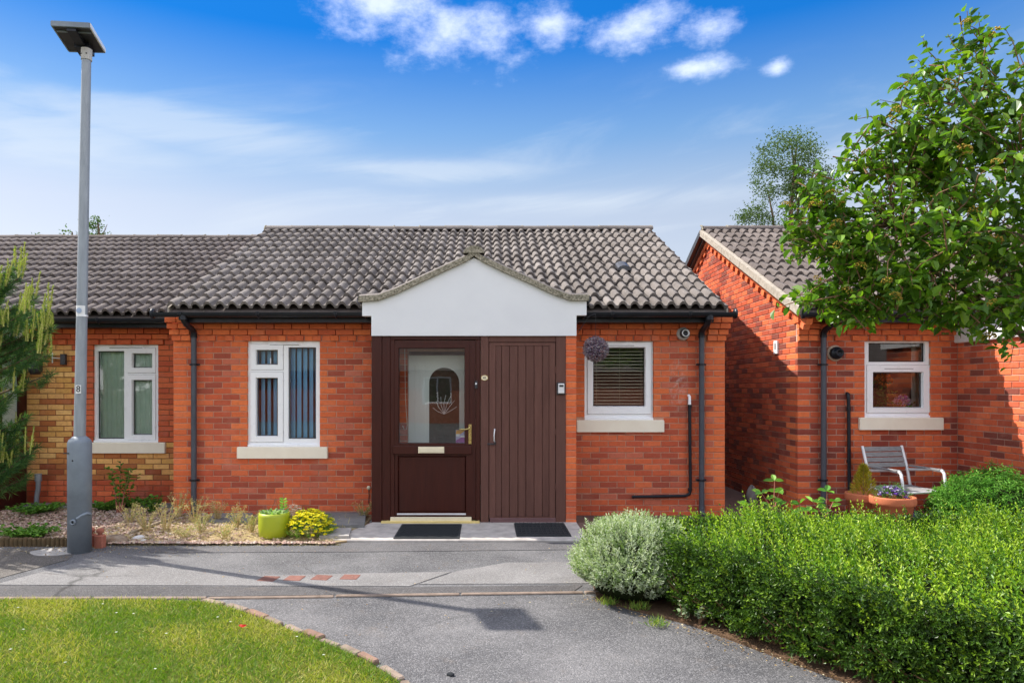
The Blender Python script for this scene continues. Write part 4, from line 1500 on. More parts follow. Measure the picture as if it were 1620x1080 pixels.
# ------------------------------------------------------------------ left bungalow, set back
SB = .72
HL = empty('bungalow', (0, 0, 0))
tag(HL, 'yellow brick bungalow with red quoins, set back behind the lamp post', 'bungalow', 'terraced brick bungalows')
WL = (-5.445, -4.542, .880, 2.232)
SL = (-5.50, -4.43, .733, .882)
lx0, lx1 = -9.6, XL - .002
wl_ = MB()
wall_body(wl_, -6.41, lx1, -.1, 2.50, [WL], SB + .007, SB + .11)
wlo = wl_.build('wall', M['mortar_dark'], HL)
st = []


def tint_left(u, z, k, w):
    if z > 2.2 or z < .30:
        return rt.choice(RED[:5] + DEEP[:2])
    if .88 < z < 2.3:
        if WL[0] - (.235 if k % 2 else .125) < u < WL[0] or WL[1] < u < WL[1] + (.40 if k % 2 else .235):
            return rt.choice(RED[:5])
    if z < .52 and rt.random() < .55:
        return rt.choice([(0.42, 0.15, 0.05), (0.36, 0.10, 0.04)])
    return rt.choice(YELLOW)


frl = lambda u, z: ((u, SB, z), 0)
lay(range(0, 30), -6.36, lx1, [WL, SL], tint_left, frl, st)
lay([31, 32], -6.36, lx1, [], tint_plain(RED[:3] + ORANGE[:1]), frl, st, proud=.036)
x, i = -6.36, 0
while x + .1025 < lx1:
    st.append(((x + .051, SB, ROW0 + 30 * PITCH), 0, .1025, BR, rt.choice(RED[:4]), .036 if i % 2 == 0 else 0.0))
    x += .1125
    i += 1
finish_bricks(st, wlo)
rl = roof_body('roof', lx0, XL - .0, SB, M['tile_brown'], HL)
lay_tiles(rl, XL + .09 - 19 * TW, 19, SB, M['tile_brown'])
ridge_tiles(rl, lx0 + .3, XL + .05, SB, M['tile_brown'])
gutter(HL, lx0 + .3, XL - .01, SB)
fascia(HL, lx0 + .3, XL - .0, SB)
Yf = SB + .04
pL = [px_rect(154, 196.5, 555, 694, Yf), px_rect(209, 241.5, 558.5, 582, Yf), px_rect(209, 241.5, 600.5, 688, Yf)]
cL = [px_rect(201.5, 247, 550, 590, Yf), px_rect(201.5, 247, 592.5, 696, Yf)]
wL = window(HL, SB, WL, pL, cL, [(SX(173, Yf), SX(227, Yf), SZ(549.5, Yf))], sill=SL)
room(HL, -6.2, -4.2, .4, 2.4, SB + .111, 2.4)
# net curtain in folds
nc = MB()
nx = 60
cv = []
for i in range(nx + 1):
    x = -5.42 + i / nx * .86
    y = SB + .13 + .012 * math.sin(i * 1.35) + .006 * math.sin(i * .47)
    cv += [(x, y, .86), (x, y, 2.22)]
nc.add(cv, [(2 * i, 2 * i + 2, 2 * i + 3, 2 * i + 1) for i in range(nx)], True)
tag(nc.build('net_curtain', M['net']), 'pale green net curtain hanging in the window behind the lamp post', 'curtain')
# brown glazed porch of the left bungalow, its near side in view
LP = -6.37
lp_ = MB()
for a, b, c, d in ((.17, SB - .002, 0.05, .86), (.17, SB - .002, 2.02, 2.30), (.17, .25, .86, 2.02), (.58, SB - .002, .86, 2.02)):
    lp_.box(LP - .07, LP, a, b, c, d)
lp_.box(LP - 2.4, LP - .0705, .17, .25, .05, 2.30)
lpo = lp_.build('porch_frame', M['brown'], HL)
MB().box(LP - .04, LP - .035, .25, .58, .86, 2.02).build('porch_pane', M['frosted'], lpo)
MB().cbox(LP - 2.4, LP + .035, .10, SB - .004, -.05, .05, .01).build('porch_sill', M['brown'], lpo)
MB().box(LP - 2.45, LP + .06, .10, SB - .01, 2.301, 2.40).build('porch_roof_board', M['white_board'], lpo)
# bracket and bulkhead lamp on the left wall
bl = MB().bbox(SX(98, SB), SX(106, SB), SB - .05, SB - .002, SZ(577, SB), SZ(560, SB), .008).build('hose_bracket', M['dark_metal'], HL)
MB().tube([(SX(85, SB), SB - .03, SZ(566, SB)), (SX(100, SB), SB - .035, SZ(567, SB))], .007, 6).build('bracket_arm', M['silver'], bl)
MB().tube([(SX(85, SB), SB - .03, SZ(574, SB)), (SX(85, SB), SB - .03, SZ(558, SB))], .008, 6).build('bracket_hook', M['silver'], bl)
lan = MB().lathe([(0, 0), (.06, .0), (.085, .05), (.085, .15), (.06, .18), (0, .19)], n=12).build('porch_lantern', M['dark_metal'], HL, (SX(56, SB - .12), SB - .12, SZ(592, SB - .12)))
MB().tube([(0, .12, .12), (0, 0, .12)], .012, 6).build('lantern_arm', M['dark_metal'], lan)
# grey pipe stub by the wall
ps = MB().tube([(SX(59, SB - .1), SB - .12, .0), (SX(59.5, SB - .1), SB - .12, .14), (SX(62, SB - .1), SB - .12, .26), (SX(62, SB - .1), SB - .12, .42)], .032, 10).build('pipe_stub', M['galv'], HL)
MB().tube([(SX(62, SB - .1), SB - .12, .36), (SX(62, SB - .1), SB - .12, .46)], .045, 10).build('pipe_collar', M['galv'], ps)
tag(MB().cbox(-6.3, -4.1, SB - .28, SB - .01, -.05, .045, .01).build('plinth_slab', M['concrete_dark']), kind='structure')

# ------------------------------------------------------------------ right bungalow
HR = empty('bungalow', (0, 0, 0))
tag(HR, 'red brick bungalow with a sunlit gable end behind the leafy tree', 'bungalow', 'terraced brick bungalows')
QX, RVX = 4.0, 6.05
WR = px_rect(1368, 1472.5, 535.5, 658, .0)
SR = px_rect(1358, 1490.5, 660, 679.5, .0)
WR = (WR[0], WR[1], SR[3] - .002, 2.232)
wr_ = MB()
wall_body(wr_, QX + .007, RVX + .4, -.1, 2.50, [WR], .007, .11)
wro = wr_.build('wall', M['mortar_pale'], HR)
sw = MB()
gable = lambda z: (0.0, 2 * R_Y) if z < 2.42 else ((z - E_Z + .12) / (SP / CP) + E_Y + .12, 2 * R_Y - E_Y - ((z - E_Z + .12) / (SP / CP)) - .12)
sw.box(QX + .007, QX + .11, .111, 2 * R_Y, -.1, 2.45)
gpts = [(0.0, 2.4505), (2 * R_Y, 2.4505), (2 * R_Y, 2.57), (R_Y, R_Z - .13), (0.0, 2.57)]
v = [(QX + .007 + d, y, z) for d in (0, .10) for y, z in gpts]
sw.add(v, [(4, 3, 2, 1, 0), (5, 6, 7, 8, 9)] + [(i, (i + 1) % 5, 5 + (i + 1) % 5, 5 + i) for i in range(5)])
sw.build('gable_wall', M['mortar_pale'], HR)
rv = MB()
rv.box(RVX + .007, RVX + .11, -1.40, .006, -.1, 2.45)
rv.box(RVX + .111, RVX + 2.4, -1.40, -1.30, -.1, 2.45)
rv.box(RVX + 2.4, RVX + 2.5, -1.40, .006, -.1, 2.45)
rv.box(RVX + .401, 10.6, .007, .11, -.1, 2.50)
rv.box(10.5, 10.6, .111, 2 * R_Y, -.1, 2.5)
rv.box(QX + .12, 10.499, 2 * R_Y - .1, 2 * R_Y, -.1, 2.5)
rv.build('porch_wall', M['mortar_pale'], HR)
st = []
tqr = tint_quoins(DEEP, [(WR[0], .5, 2.3), (WR[1], .5, 2.3), QX], ORANGE + RED[:2])
lay(range(0, 30), QX, RVX, [WR, SR], tqr, fr0, st)
lay([31, 32], QX + .22, RVX, [], tint_plain(ORANGE + RED[:2]), fr0, st, proud=.036)
x, i = QX + .24, 0
while x + .1025 < RVX:
    st.append(((x + .051, 0, ROW0 + 30 * PITCH), 0, .1025, BR, rt.choice(ORANGE + RED[:3]), .038 if i % 2 == 0 else 0.0))
    x += .1125
    i += 1
side = lambda u, z: ((QX, u, z), R(-90))
sideq = tint_quoins(DEEP + RED[:2], [0.0], ORANGE)
lay(range(0, 58), .062, 6.6, [], sideq, side, st, limit=gable)
rev = lambda u, z: ((RVX, u, z), R(-90))
lay(range(0, 30), -1.40, -.002, [], tint_plain(DEEP[:3] + RED[:3] + [DEEP[4]]), rev, st)
for k, ext in ((30, .02), (31, .05), (32, .08), (33, .10)):
    a, b = QX - .0 - .017 * (k - 30), QX + .235
    w = (b - a - .008) / 2
    for q in (0, 1):
        st.append((((a + w / 2 + q * (w + .008)), 0, ROW0 + k * PITCH), 0, w, BR, rt.choice(ORANGE), ext + .03))
finish_bricks(st, wro, lambda p: p[0] < QX + .01 and p[1] > 2.6)
MB().box(QX + .002, QX + .23, -.035, .0, 2.24, 2.56).build('corbel_core', M['mortar_pale'], wro)
# raking brick band under the verge with its dentils
bandm = {}
for j in range(2):
    for t in ORANGE:
        b = MB()
        b.tint = t
        L_ = .2 if j == 0 else .1
        b.bbox(-L_ / 2, L_ / 2, 0, .08, -.04, .04 if j == 0 else .03, .003)
        bandm[(j, t)] = b.mesh('brick', M['brick'])
for sgn in (1, -1):
    for j, (step_, off, out) in enumerate(((.21, -.165, .035), (.225, -.250, .030))):
        s = .10
        while s < ROWS * GAUGE - .10:
            yy, zz = E_Y + s * CP, E_Z + s * SP
            o = link(bpy.data.objects.new('brick', bandm[(j, rt.choice(ORANGE))]), wro)
            yl = yy + SP * -off
            zl = zz + CP * off
            o.location = (QX - out, yl if sgn > 0 else 2 * R_Y - yl, zl)
            o.rotation_euler = Euler((PITCH_R * sgn, 0, 0)).to_matrix().to_4x4().to_euler() if False else (0, 0, 0)
            mw = Matrix.Rotation(PITCH_R * sgn, 4, 'X') @ Matrix.Rotation(R(-90), 4, 'Z')
            o.rotation_euler = mw.to_euler()
            s += step_
bm_ = MB()
for sgn in (1, -1):
    pr = []
    for s, o2 in ((0.02, -.20), (ROWS * GAUGE - .02, -.20), (ROWS * GAUGE, -.06), (0.02, -.06)):
        y_, z_ = E_Y + s * CP - o2 * SP, E_Z + s * SP + o2 * CP
        pr.append((y_ if sgn > 0 else 2 * R_Y - y_, z_))
    if sgn < 0:
        pr = pr[::-1]
    v = [(QX - .030 + d, y, z) for d in (0, .034) for y, z in pr]
    bm_.add(v, [(3, 2, 1, 0), (4, 5, 6, 7)] + [(i, (i + 1) % 4, 4 + (i + 1) % 4, 4 + i) for i in range(4)])
bm_.build('verge_band', M['mortar_pale'], wro)
RRX = QX - .14
rr = roof_body('roof', RRX + .05, RRX + 23 * TW, 0, M['tile_brown'], HR)
lay_tiles(rr, RRX + .03, 23, 0, M['tile_brown'])
ridge_tiles(rr, RRX + .02, RRX + 23 * TW, 0, M['tile_brown'])
for sgn in (1, -1):
    for i in range(10):
        s0, s1 = i / 10 * ROWS * GAUGE, (i + 1) / 10 * ROWS * GAUGE - .004
        vb = MB()
        pts_ = []
        for s in (s0, s1):
            for dx_, o2 in ((0, -.075), (.10, -.075), (.10, .030), (0, .022)):
                y_, z_ = E_Y + s * CP - o2 * SP, E_Z + s * SP + o2 * CP
                pts_.append((RRX - .03 + dx_ + random.uniform(-.002, .002), y_ if sgn > 0 else 2 * R_Y - y_, z_))
        vb.add(pts_, [(0, 1, 5, 4), (1, 2, 6, 5), (2, 3, 7, 6), (3, 0, 4, 7), (0, 3, 2, 1), (4, 5, 6, 7)])
        vb.build('verge_mortar', M['verge_pale'] if sgn > 0 else M['dark_metal'], rr)
vt2 = link(bpy.data.objects.new('vent_tile', bpy.data.objects['vent_tile'].data), rr)
vt2.location = (5.1 - 1.99, .62, E_Z + (.62 - E_Y) * SP / CP + .03)
gutter(HR, QX - .10, RVX - .02, 0)
fascia(HR, QX + .24, RVX + .0, 0)
downpipe(HR, SX(1303, -.065), 0, (1.93, .46))
MB().bbox(-.055, .055, -.004, 0.02, -.09, .09, .004).build('wall_vent', M['upvc'], HR, (QX - .02, SX(1, 0) * 0 + 0.62, 2.19), (0, 0, R(-90)))
MB().box(-.018, .018, -.0065, -.0045, -.03, .055).build('vent_slot', M['gasket'], HR, (QX - .02, .62, 2.19), (0, 0, R(-90)))
Yf = .04
pR = [px_rect(1374, 1463.5, 542, 572.5, Yf), px_rect(1380, 1460, 588, 645, Yf)]
cR = [px_rect(1370.5, 1470.5, 577, 653, Yf)]
wR = window(HR, 0, WR, pR, cR, [(SX(1397, Yf), SX(1445, Yf), SZ(582.5, Yf))], sill=SR)
room(HR, QX + .5, RVX + .3, .4, 2.4, .111, 2.4)
cu_ = MB()
cv = []
for i in range(25):
    x = SX(1440, .3) + i / 24 * .30
    y = .28 + .02 * math.sin(i * 1.1)
    cv += [(x, y, 1.05), (x, y, 2.25)]
cu_.add(cv, [(2 * i, 2 * i + 2, 2 * i + 3, 2 * i + 1) for i in range(24)], True)
tag(cu_.build('curtain', M['curtain']), 'white curtain drawn to the right side of the bungalow window above the garden chair', 'curtain')
flr = MB().lathe([(.0, 0), (.105, 0), (.10, .012), (.0, .012)], n=22).build('boiler_flue', M['flue_cement'], HR, (SX(1322, -.02), -.001, SZ(558.5, -.02)), (R(90), 0, 0))
MB().lathe([(.0, .012), (.078, .012), (.08, .06), (.07, .075), (.052, .08), (.052, .13), (.035, .135), (.035, .10), (.0, .10)], n=22).build('flue_terminal', M['black'], flr)
wr2 = MB().tube([(SX(1342, -.04), .0, SZ(622, -.04)), (SX(1342, -.04), -.035, SZ(623, -.04)), (SX(1342.5, -.04), -.04, SZ(632, -.04)), (SX(1344, -.04), -.04, .02)], [.02, .023, .0215, .0215], 10).build('waste_pipe', M['black'], HR)
for z in (1.36, .70):
    MB().tube([(SX(1342.7, -.04), -.038, z - .02), (SX(1342.7, -.04), -.038, z + .02)], .027, 10).build('pipe_clip', M['black'], wr2)
# white board along the side of the right-hand porch, its roof above
wb = MB().bbox(-1.50, .05, -.03, .02, 2.205, 2.62, .01)
o = wb.build('porch_side_board', M['white_board'], HR, (RVX - .01, 0, 0), (0, 0, R(-90)))
o.rotation_euler = (0, 0, R(-90))
o.scale = (-1, 1, 1)
pr_ = MB()
for s_ in (0, 1):
    pass
pr_.add([(RVX - .25, -1.55, 2.60), (RVX + 1.25, -1.55, 3.15), (RVX + 2.75, -1.55, 2.60), (RVX - .25, 1.2, 2.60), (RVX + 1.25, 1.2, 3.15), (RVX + 2.75, 1.2, 2.60)],
        [(0, 1, 4, 3), (1, 2, 5, 4), (0, 2, 1), (3, 4, 5)])
pr_.build('porch_roof', M['tile_brown'], HR)

# ------------------------------------------------------------------ lamp post
LX, LY = SX(126, GY(873)), GY(873)
lamp = empty('lamp_post', (LX, LY, 0))
tag(lamp, 'tall grey steel lamp post with a flat solar panel head', 'lamp post')
MB().lathe([(0.0, -.02), (.107, -.02), (.109, 1.085), (.098, 1.115), (.060, 1.15), (0, 1.16)], n=28).build('base_tube', M['galv_base'], lamp)
TOPX = .068
MB().tube([(0, 0, 1.13), (TOPX * .5, 0, 3.0), (TOPX, 0, 4.90)], [.054, .047, .042], 20).build('pole', M['galv'], lamp)
ck = MB().lathe([(0, 0), (.030, 0), (.028, .022), (.016, .024), (.014, .010), (0, .010)], n=14).build('door_lock', M['galv_base'], lamp, (.004, -.107, .32), (R(90), 0, 0))
MB().lathe([(0, 0), (.014, 0), (0, .003)], n=10).build('lock_hole', M['gasket'], ck, (0, 0, .011))
MB().tube([(.03, -.100, .35), (.07, -.085, .38), (.100, -.05, .395), (.112, -.01, .38)], .015, 7).build('hinge_rib', M['galv_base'], lamp)
MB().box(-.10, -.045, -.108, -.094, .985, .995).build('door_slot', M['gasket'], lamp)
MB().lathe([(0, 0), (.010, 0), (0, .003)], n=10).build('bolt', M['gasket'], lamp, (-.005, -.108, .92), (R(90), 0, 0))
colr = MB().tube([(TOPX, 0, 4.88), (TOPX + .002, 0, 4.99)], .050, 16).build('collar', M['flue_grey'], lamp)
for a in (-.6, .5):
    MB().tube([(TOPX + .05 * math.sin(a), -.05 * math.cos(a), 4.93), (TOPX + .058 * math.sin(a), -.058 * math.cos(a), 4.93)], .006, 6).build('screw', M['dark_metal'], colr)
# solar head: a thin tilted panel with its lamp arm below
hd = [(SX(83, -2.2) - LX, -.25, 5.10), (SX(144, -2.2) - LX, -.25, 5.08), (SX(166, -1.8) - LX, .17, 5.045), (SX(109, -1.8) - LX, .17, 5.055)]
ph = MB()
ph.add([(x, y, z) for x, y, z in hd] + [(x, y, z + .028) for x, y, z in hd], [(3, 2, 1, 0), (4, 5, 6, 7)] + [(i, (i + 1) % 4, 4 + (i + 1) % 4, 4 + i) for i in range(4)])
pho = ph.build('solar_panel', M['dark_metal'], lamp)


def hp_(u, v, dz):
    a = Vector(hd[0]).lerp(Vector(hd[1]), u)
    b = Vector(hd[3]).lerp(Vector(hd[2]), u)
    p = a.lerp(b, v)
    return (p.x, p.y, p.z + dz)


def head_bar(u0, u1, v0, v1, z0, z1, name, mat):
    m = MB()
    c = [(u0, v0), (u1, v0), (u1, v1), (u0, v1)]
    m.add([hp_(u, v_, z0) for u, v_ in c] + [hp_(u, v_, z1) for u, v_ in c], [(3, 2, 1, 0), (4, 5, 6, 7)] + [(i, (i + 1) % 4, 4 + (i + 1) % 4, 4 + i) for i in range(4)])
    return m.build(name, M[mat], pho)


head_bar(.02, .98, .02, .98, .0285, .034, 'solar_cells', 'solar')
head_bar(.0, 1.0, -.02, .02, -.012, .036, 'rim', 'galv_base')
head_bar(.0, 1.0, .98, 1.02, -.006, .036, 'rim', 'galv_base')
head_bar(-.02, .02, .0, 1.0, -.004, .036, 'rim', 'galv_base')
head_bar(.98, 1.02, .0, 1.0, -.004, .036, 'rim', 'silver')
head_bar(.38, .62, .03, .60, -.040, -.001, 'lamp_housing', 'black')
head_bar(.32, .72, .60, .98, -.055, -.001, 'bracket', 'black')
head_bar(.05, .95, .19, .215, -.014, -.001, 'cross_bar', 'galv_base')
# the post's labels
st_ = MB().prism([(-.029, -.042), (.025, -.042), (.025, .042), (-.029, .042)], -.0015, .0)
s8 = st_.build('number_label', M['sticker'], lamp, (SX(124.5, LY - .055) - LX, -.0565, SZ(615.5, LY - .055)))
o = link(bpy.data.objects.new('digits', text_mesh('8', .088, M['text_black'])), s8)
o.location = (-.002, -.003, 0)
o.rotation_euler = (R(90), 0, 0)
rs = MB()
for k in range(8):
    a0, a1 = R(-60 + 15 * k), R(-60 + 15 * (k + 1))
    rs.add([(.052 * math.sin(a), -.052 * math.cos(a), z) for a, z in ((a0, -.05), (a1, -.05), (a1, .05), (a0, .05))], [(0, 1, 2, 3)], True)
rb_ = rs.build('round_label', M['sticker'], lamp, (.025, 0, SZ(492, LY)))
MB().prism([(.027 * x, .027 * z) for x, z in ell], -.0545, -.053).build('label_print', M['sticker_blue'], rb_)
MB().tube([(0.026, 0, SZ(501, LY)), (.026, 0, SZ(498, LY))], .0525, 16).build('band', M['silver'], lamp)
# concrete patch round its foot
tag(MB().slab([(LX - .22 + .02 * math.sin(k * 2.1) + .24 * math.cos(-0 + k * math.pi / 8), LY - .02 + .17 * math.sin(k * math.pi / 8)) for k in range(16)], .0, .013).build('concrete_collar', M['stone']), kind='structure')

# ------------------------------------------------------------------ mats, pots, chair
def doormat(name, x0, x1, y0, y1, skew, label, grid):
    e = empty(name, ((x0 + x1) / 2, (y0 + y1) / 2, .023))
    tag(e, label, 'doormat')
    w, d = (x1 - x0) / 2, (y1 - y0) / 2
    MB().cbox(-w, w, -d, d, .0, .012, .004).build('base', M['mat_black'], e)
    r_ = MB()
    if grid:
        for i in range(13):
            x = -w + .02 + i * (2 * w - .04) / 12
            r_.box(x - .006, x + .006, -d + .012, d - .012, .0125, .018)
        for j in range(8):
            y = -d + .02 + j * (2 * d - .04) / 7
            r_.box(-w + .012, w - .012, y - .004, y + .004, .0125, .0165)
    else:
        for j in range(22):
            y = -d + .02 + j * (2 * d - .04) / 21
            r_.box(-w + .02, w - .02, y - .004, y + .004, .0125, .0155)
    tag(r_.build('tread', M['mat_black'], e), kind='stuff')
    return e


doormat('doormat', SX(630, -1.05), SX(729, -1.05), -1.47, -.72, 0, 'flat black ribbed doormat in front of the glazed brown door', False)
doormat('doormat', SX(815, -1.0), SX(898, -1.0), -1.36, -.66, 0, 'black open grid rubber mat in front of the boarded cupboard door', True)

# red pavers let into the path
for i, px in enumerate((425, 466, 509, 554)):
    y = GY(916.5 - i * .9)
    x = SX(px, y)
    o = MB().cbox(-.075, .075, -.075, .075, -.04, .012, .004).build('paver', M['red_paver'], path)
    o.location = (x, y, 0)
    o.rotation_euler = (random.uniform(-.01, .01), random.uniform(-.01, .01), R(-8) + random.uniform(-.08, .08))

# lime planter
PX_, PY_ = SX(434, -1.33), -1.33
lp = empty('planter', (PX_, PY_, .02))
tag(lp, 'round lime green glazed planter on the gravel below the window', 'planter')
MB().lathe([(0, 0), (.145, 0), (.160, .015), (.167, .10), (.166, .23), (.160, .262), (.150, .262), (.146, .22), (0, .21)], n=36).build('pot', M['lime'], lp)
MB().lathe([(0, .20), (.147, .212)], n=24).build('soil', M['hedge_soil'], lp)
n = 150
a = rng.uniform(0, 6.28, n)
r_ = rng.uniform(0, .13, n)
C = np.column_stack([r_ * np.cos(a), r_ * np.sin(a), .215 + rng.uniform(0, .05, n)])
pl_ = empty('succulent_plant', (PX_, PY_, .02))
tag(pl_, 'pale green fleshy plant growing in the lime planter', 'plant')
foliage('leaves', C, np.column_stack([np.cos(a) * .6, np.sin(a) * .6, rng.uniform(.2, .9, n)]), np.column_stack([rng.normal(size=(n, 2)) * .3, np.ones(n)]), rng.uniform(.03, .065, n), rng.uniform(.02, .04, n),
        pick([(0.42, 0.52, 0.36), (0.20, 0.38, 0.10), (0.33, 0.48, 0.22)], n), M['leaf_matt'], pl_, oval=True)
stm = MB()
for (x, y, z, h) in ((.02, 0, .2, .22), (.09, .02, .2, .17), (-.05, .03, .2, .16), (-.09, 0, .2, .12), (.06, .05, .2, .15)):
    stm.tube([(x, y, z), (x + .015, y, z + h * .6), (x + .05 * random.uniform(-1, 1), y, z + h)], [.004, .0035, .002], 5)
stm.build('dry_stems', M['twig'], pl_)
C = np.array([(.10, .0, .30 + .03 * k) for k in range(4) for _ in range(2)])
D = np.array([((-1) ** j * 1.0, rng.uniform(-.6, .3), .5) for _ in range(4) for j in range(2)])
foliage('young_leaves', C, D, np.tile([(0, -.6, 1)], (8, 1)), .055, .038, pick([(0.22, 0.46, 0.05)], 8), M['leaf_matt'], pl_, oval=True)


def flower_mound(name, loc, rad, h, nsh, label, green, petals, cat='plant', leafw=.008, leafl=.035, pet_n=0, top=.65):
    e = empty(name, loc)
    tag(e, label, cat)
    d = norm(np.column_stack([rng.normal(size=(nsh, 2)), np.abs(rng.normal(size=nsh)) * .9 + .08]))
    b = d * np.array([rad, rad, h]) * rng.uniform(.45, .85, (nsh, 1))
    C, D, N, L, W, T = shoots(b, d + np.array([0, 0, .6]), .09, 5, leafl, leafw, pick(green, nsh))
    C[:, 2] = np.maximum(C[:, 2], .004)
    foliage('foliage', C, D, N, L, W, T, M['leaf_matt'], e)
    if pet_n:
        d = norm(np.column_stack([rng.normal(size=(pet_n, 2)), np.abs(rng.normal(size=pet_n)) * 1.1 + .55]))
        c = d * np.array([rad, rad, h]) * rng.uniform(.9, 1.1, (pet_n, 1))
        C = np.repeat(c, 5, 0)
        ang_ = np.tile(np.arange(5) * 1.2566, pet_n) + np.repeat(rng.uniform(0, 6, pet_n), 5)
        D = np.column_stack([np.cos(ang_), np.sin(ang_), np.full(len(ang_), .35)]) + rng.normal(size=(len(ang_), 3)) * .2
        tag(foliage('flowers', C, D, np.repeat(d, 5, 0) + np.array([0, -.3, .5]), .024, .023, pick(petals, len(C), jit=.1), M['petal'], e), kind='stuff')
    return e


flower_mound('flowering_plant', (SX(491, -1.30), -1.30, .02), .27, .26, 420, 'mound of yellow flowers beside the lime planter', [(0.10, 0.22, 0.02), (0.16, 0.30, 0.03), (0.22, 0.34, 0.04)], [(0.86, 0.74, 0.015), (0.90, 0.80, 0.04), (0.82, 0.66, 0.01)], pet_n=360)
flower_mound('seeding_plant', (SX(464, -1.24), -1.20, .02), .11, .30, 60, 'pale pink dried seed heads between the planter and the yellow flowers', [(0.45, 0.33, 0.24), (0.55, 0.42, 0.32), (0.30, 0.30, 0.12)], [(0.72, 0.55, 0.48)], pet_n=60)

# terracotta pots behind the hedge
def pot(name, loc, r, h, label):
    e = empty(name, loc)
    tag(e, label, 'flower pot')
    MB().lathe([(0, 0), (r * .68, 0), (r * .70, .01), (r * .90, h * .80), (r * .92, h * .80), (r * 1.0, h * .82), (r * 1.02, h * .86), (r * 1.02, h * .97), (r, h), (r * .93, h), (r * .90, h * .92), (0, h * .90)], n=32).build('body', M['terracotta'], e)
    MB().lathe([(0, h * .905), (r * .9, h * .915)], n=24).build('soil', M['hedge_soil'], e)
    return e


P1 = (SX(1369, -1.05), -1.05, 0)
P2 = (SX(1412, -1.35), -1.35, 0)
pot('flower_pot', P1, .205, .45, 'terracotta pot with a golden conifer against the wall pipe')
pot('flower_pot', P2, .222, .46, 'terracotta pot of purple pansies standing in front of the chair')
con = empty('dwarf_conifer', (P1[0] - .02, P1[1], .42))
tag(con, 'golden dwarf conifer growing in the terracotta pot', 'conifer')
n = 1500
t = rng.uniform(0, 1, n) ** .8
a = rng.uniform(0, 6.28, n)
rr_ = .14 * (1 - t) ** .75 * rng.uniform(.3, 1.05, n)
C = np.column_stack([rr_ * np.cos(a), rr_ * np.sin(a), t * .33])
foliage('foliage', C, np.column_stack([np.cos(a) * .7, np.sin(a) * .7, rng.uniform(.5, 1.2, n)]), rdir(n), rng.uniform(.03, .06, n), .008, pick([(0.48, 0.38, 0.03), (0.58, 0.46, 0.05), (0.30, 0.28, 0.03)], n), M['leaf_matt'], con)
MB().tube([(0, 0, -.02), (0, 0, .30)], [.01, .004], 6).build('stem', M['twig'], con)
flower_mound('pansy_plant', (P2[0] - .01, P2[1], .42), .15, .13, 130, 'purple and white pansies in the nearer terracotta pot', [(0.06, 0.16, 0.03), (0.10, 0.22, 0.04)], [(0.16, 0.05, 0.42), (0.22, 0.09, 0.50), (0.60, 0.52, 0.75), (0.10, 0.03, 0.30)], pet_n=110)

# garden chair
CH = empty('garden_chair', (SX(1434, -.62), -.62, .0), R(11))
tag(CH, 'pale metal garden armchair with weathered grey slats below the window', 'chair')
CH.scale = (1.06, 1.06, 1.06)


def flat_bar(m, pts, w, t_):
    """flat bar through points, wide along x"""
    m.tube(pts, t_, 6)


for s in (-1, 1):
    x = s * .265
    MB().tube([(x, .27, .0), (x, .235, .42), (x, .27, .58), (x, .36, .86)], [.016, .016, .017, .016], 8).build('rear_leg', M['silver'], CH)
    MB().tube([(x * 1.03, -.30, .0), (x * 1.03, -.255, .40), (x * 1.03, -.225, .60), (x * 1.03, -.20, .622)], .0165, 8).build('front_leg', M['silver'], CH)
    ar = MB().tube([(x * 1.03, -.215, .622), (x * 1.03, -.05, .630), (x * 1.03, .12, .605), (x * 1.03, .30, .585)], [.017, .018, .018, .016], 8).build('armrest', M['silver'], CH)
    MB().bbox(x * 1.03 - .024, x * 1.03 + .024, -.19, .24, .628, .644, .004).build('arm_slat', M['wood_grey'], ar)
    MB().tube([(x * .97, -.27, .405), (x * .97, -.1, .395), (x * .97, .1, .385), (x * .97, .24, .395)], .014, 8).build('seat_rail', M['silver'], CH)
MB().tube([(-.26, -.27, .405), (.26, -.27, .405)], .014, 8).build('front_rail', M['silver'], CH)
for i in range(7):
    y = -.235 + i * .072
    MB().cbox(-.25, .25, y - .031, y + .031, .402 - .008 * math.sin(i / 6 * 3.14), .420 - .008 * math.sin(i / 6 * 3.14), .004).build('seat_slat', M['wood_grey'], CH)
for i in range(4):
    t0 = .615 + i * .060
    y = .282 + (t0 - .58) * .32
    o = MB().cbox(-.25, .25, -.009, .009, -.0265, .0265, .004).build('back_slat', M['wood_grey'], CH, (0, y, t0 + .03), (R(-17), 0, 0))
fx = MB().lathe([(0, 0), (.10, 0), (.12, .02), (.135, .20), (.125, .21), (.11, .05), (0, .04)], n=20)
tag(fx.build('bucket', simple('dark_blue_plastic', (0.02, 0.03, 0.09), rough=.4), None, (SX(1437, -.85), -.85, .0)), 'dark blue bucket half hidden behind the hedge under the chair', 'bucket')
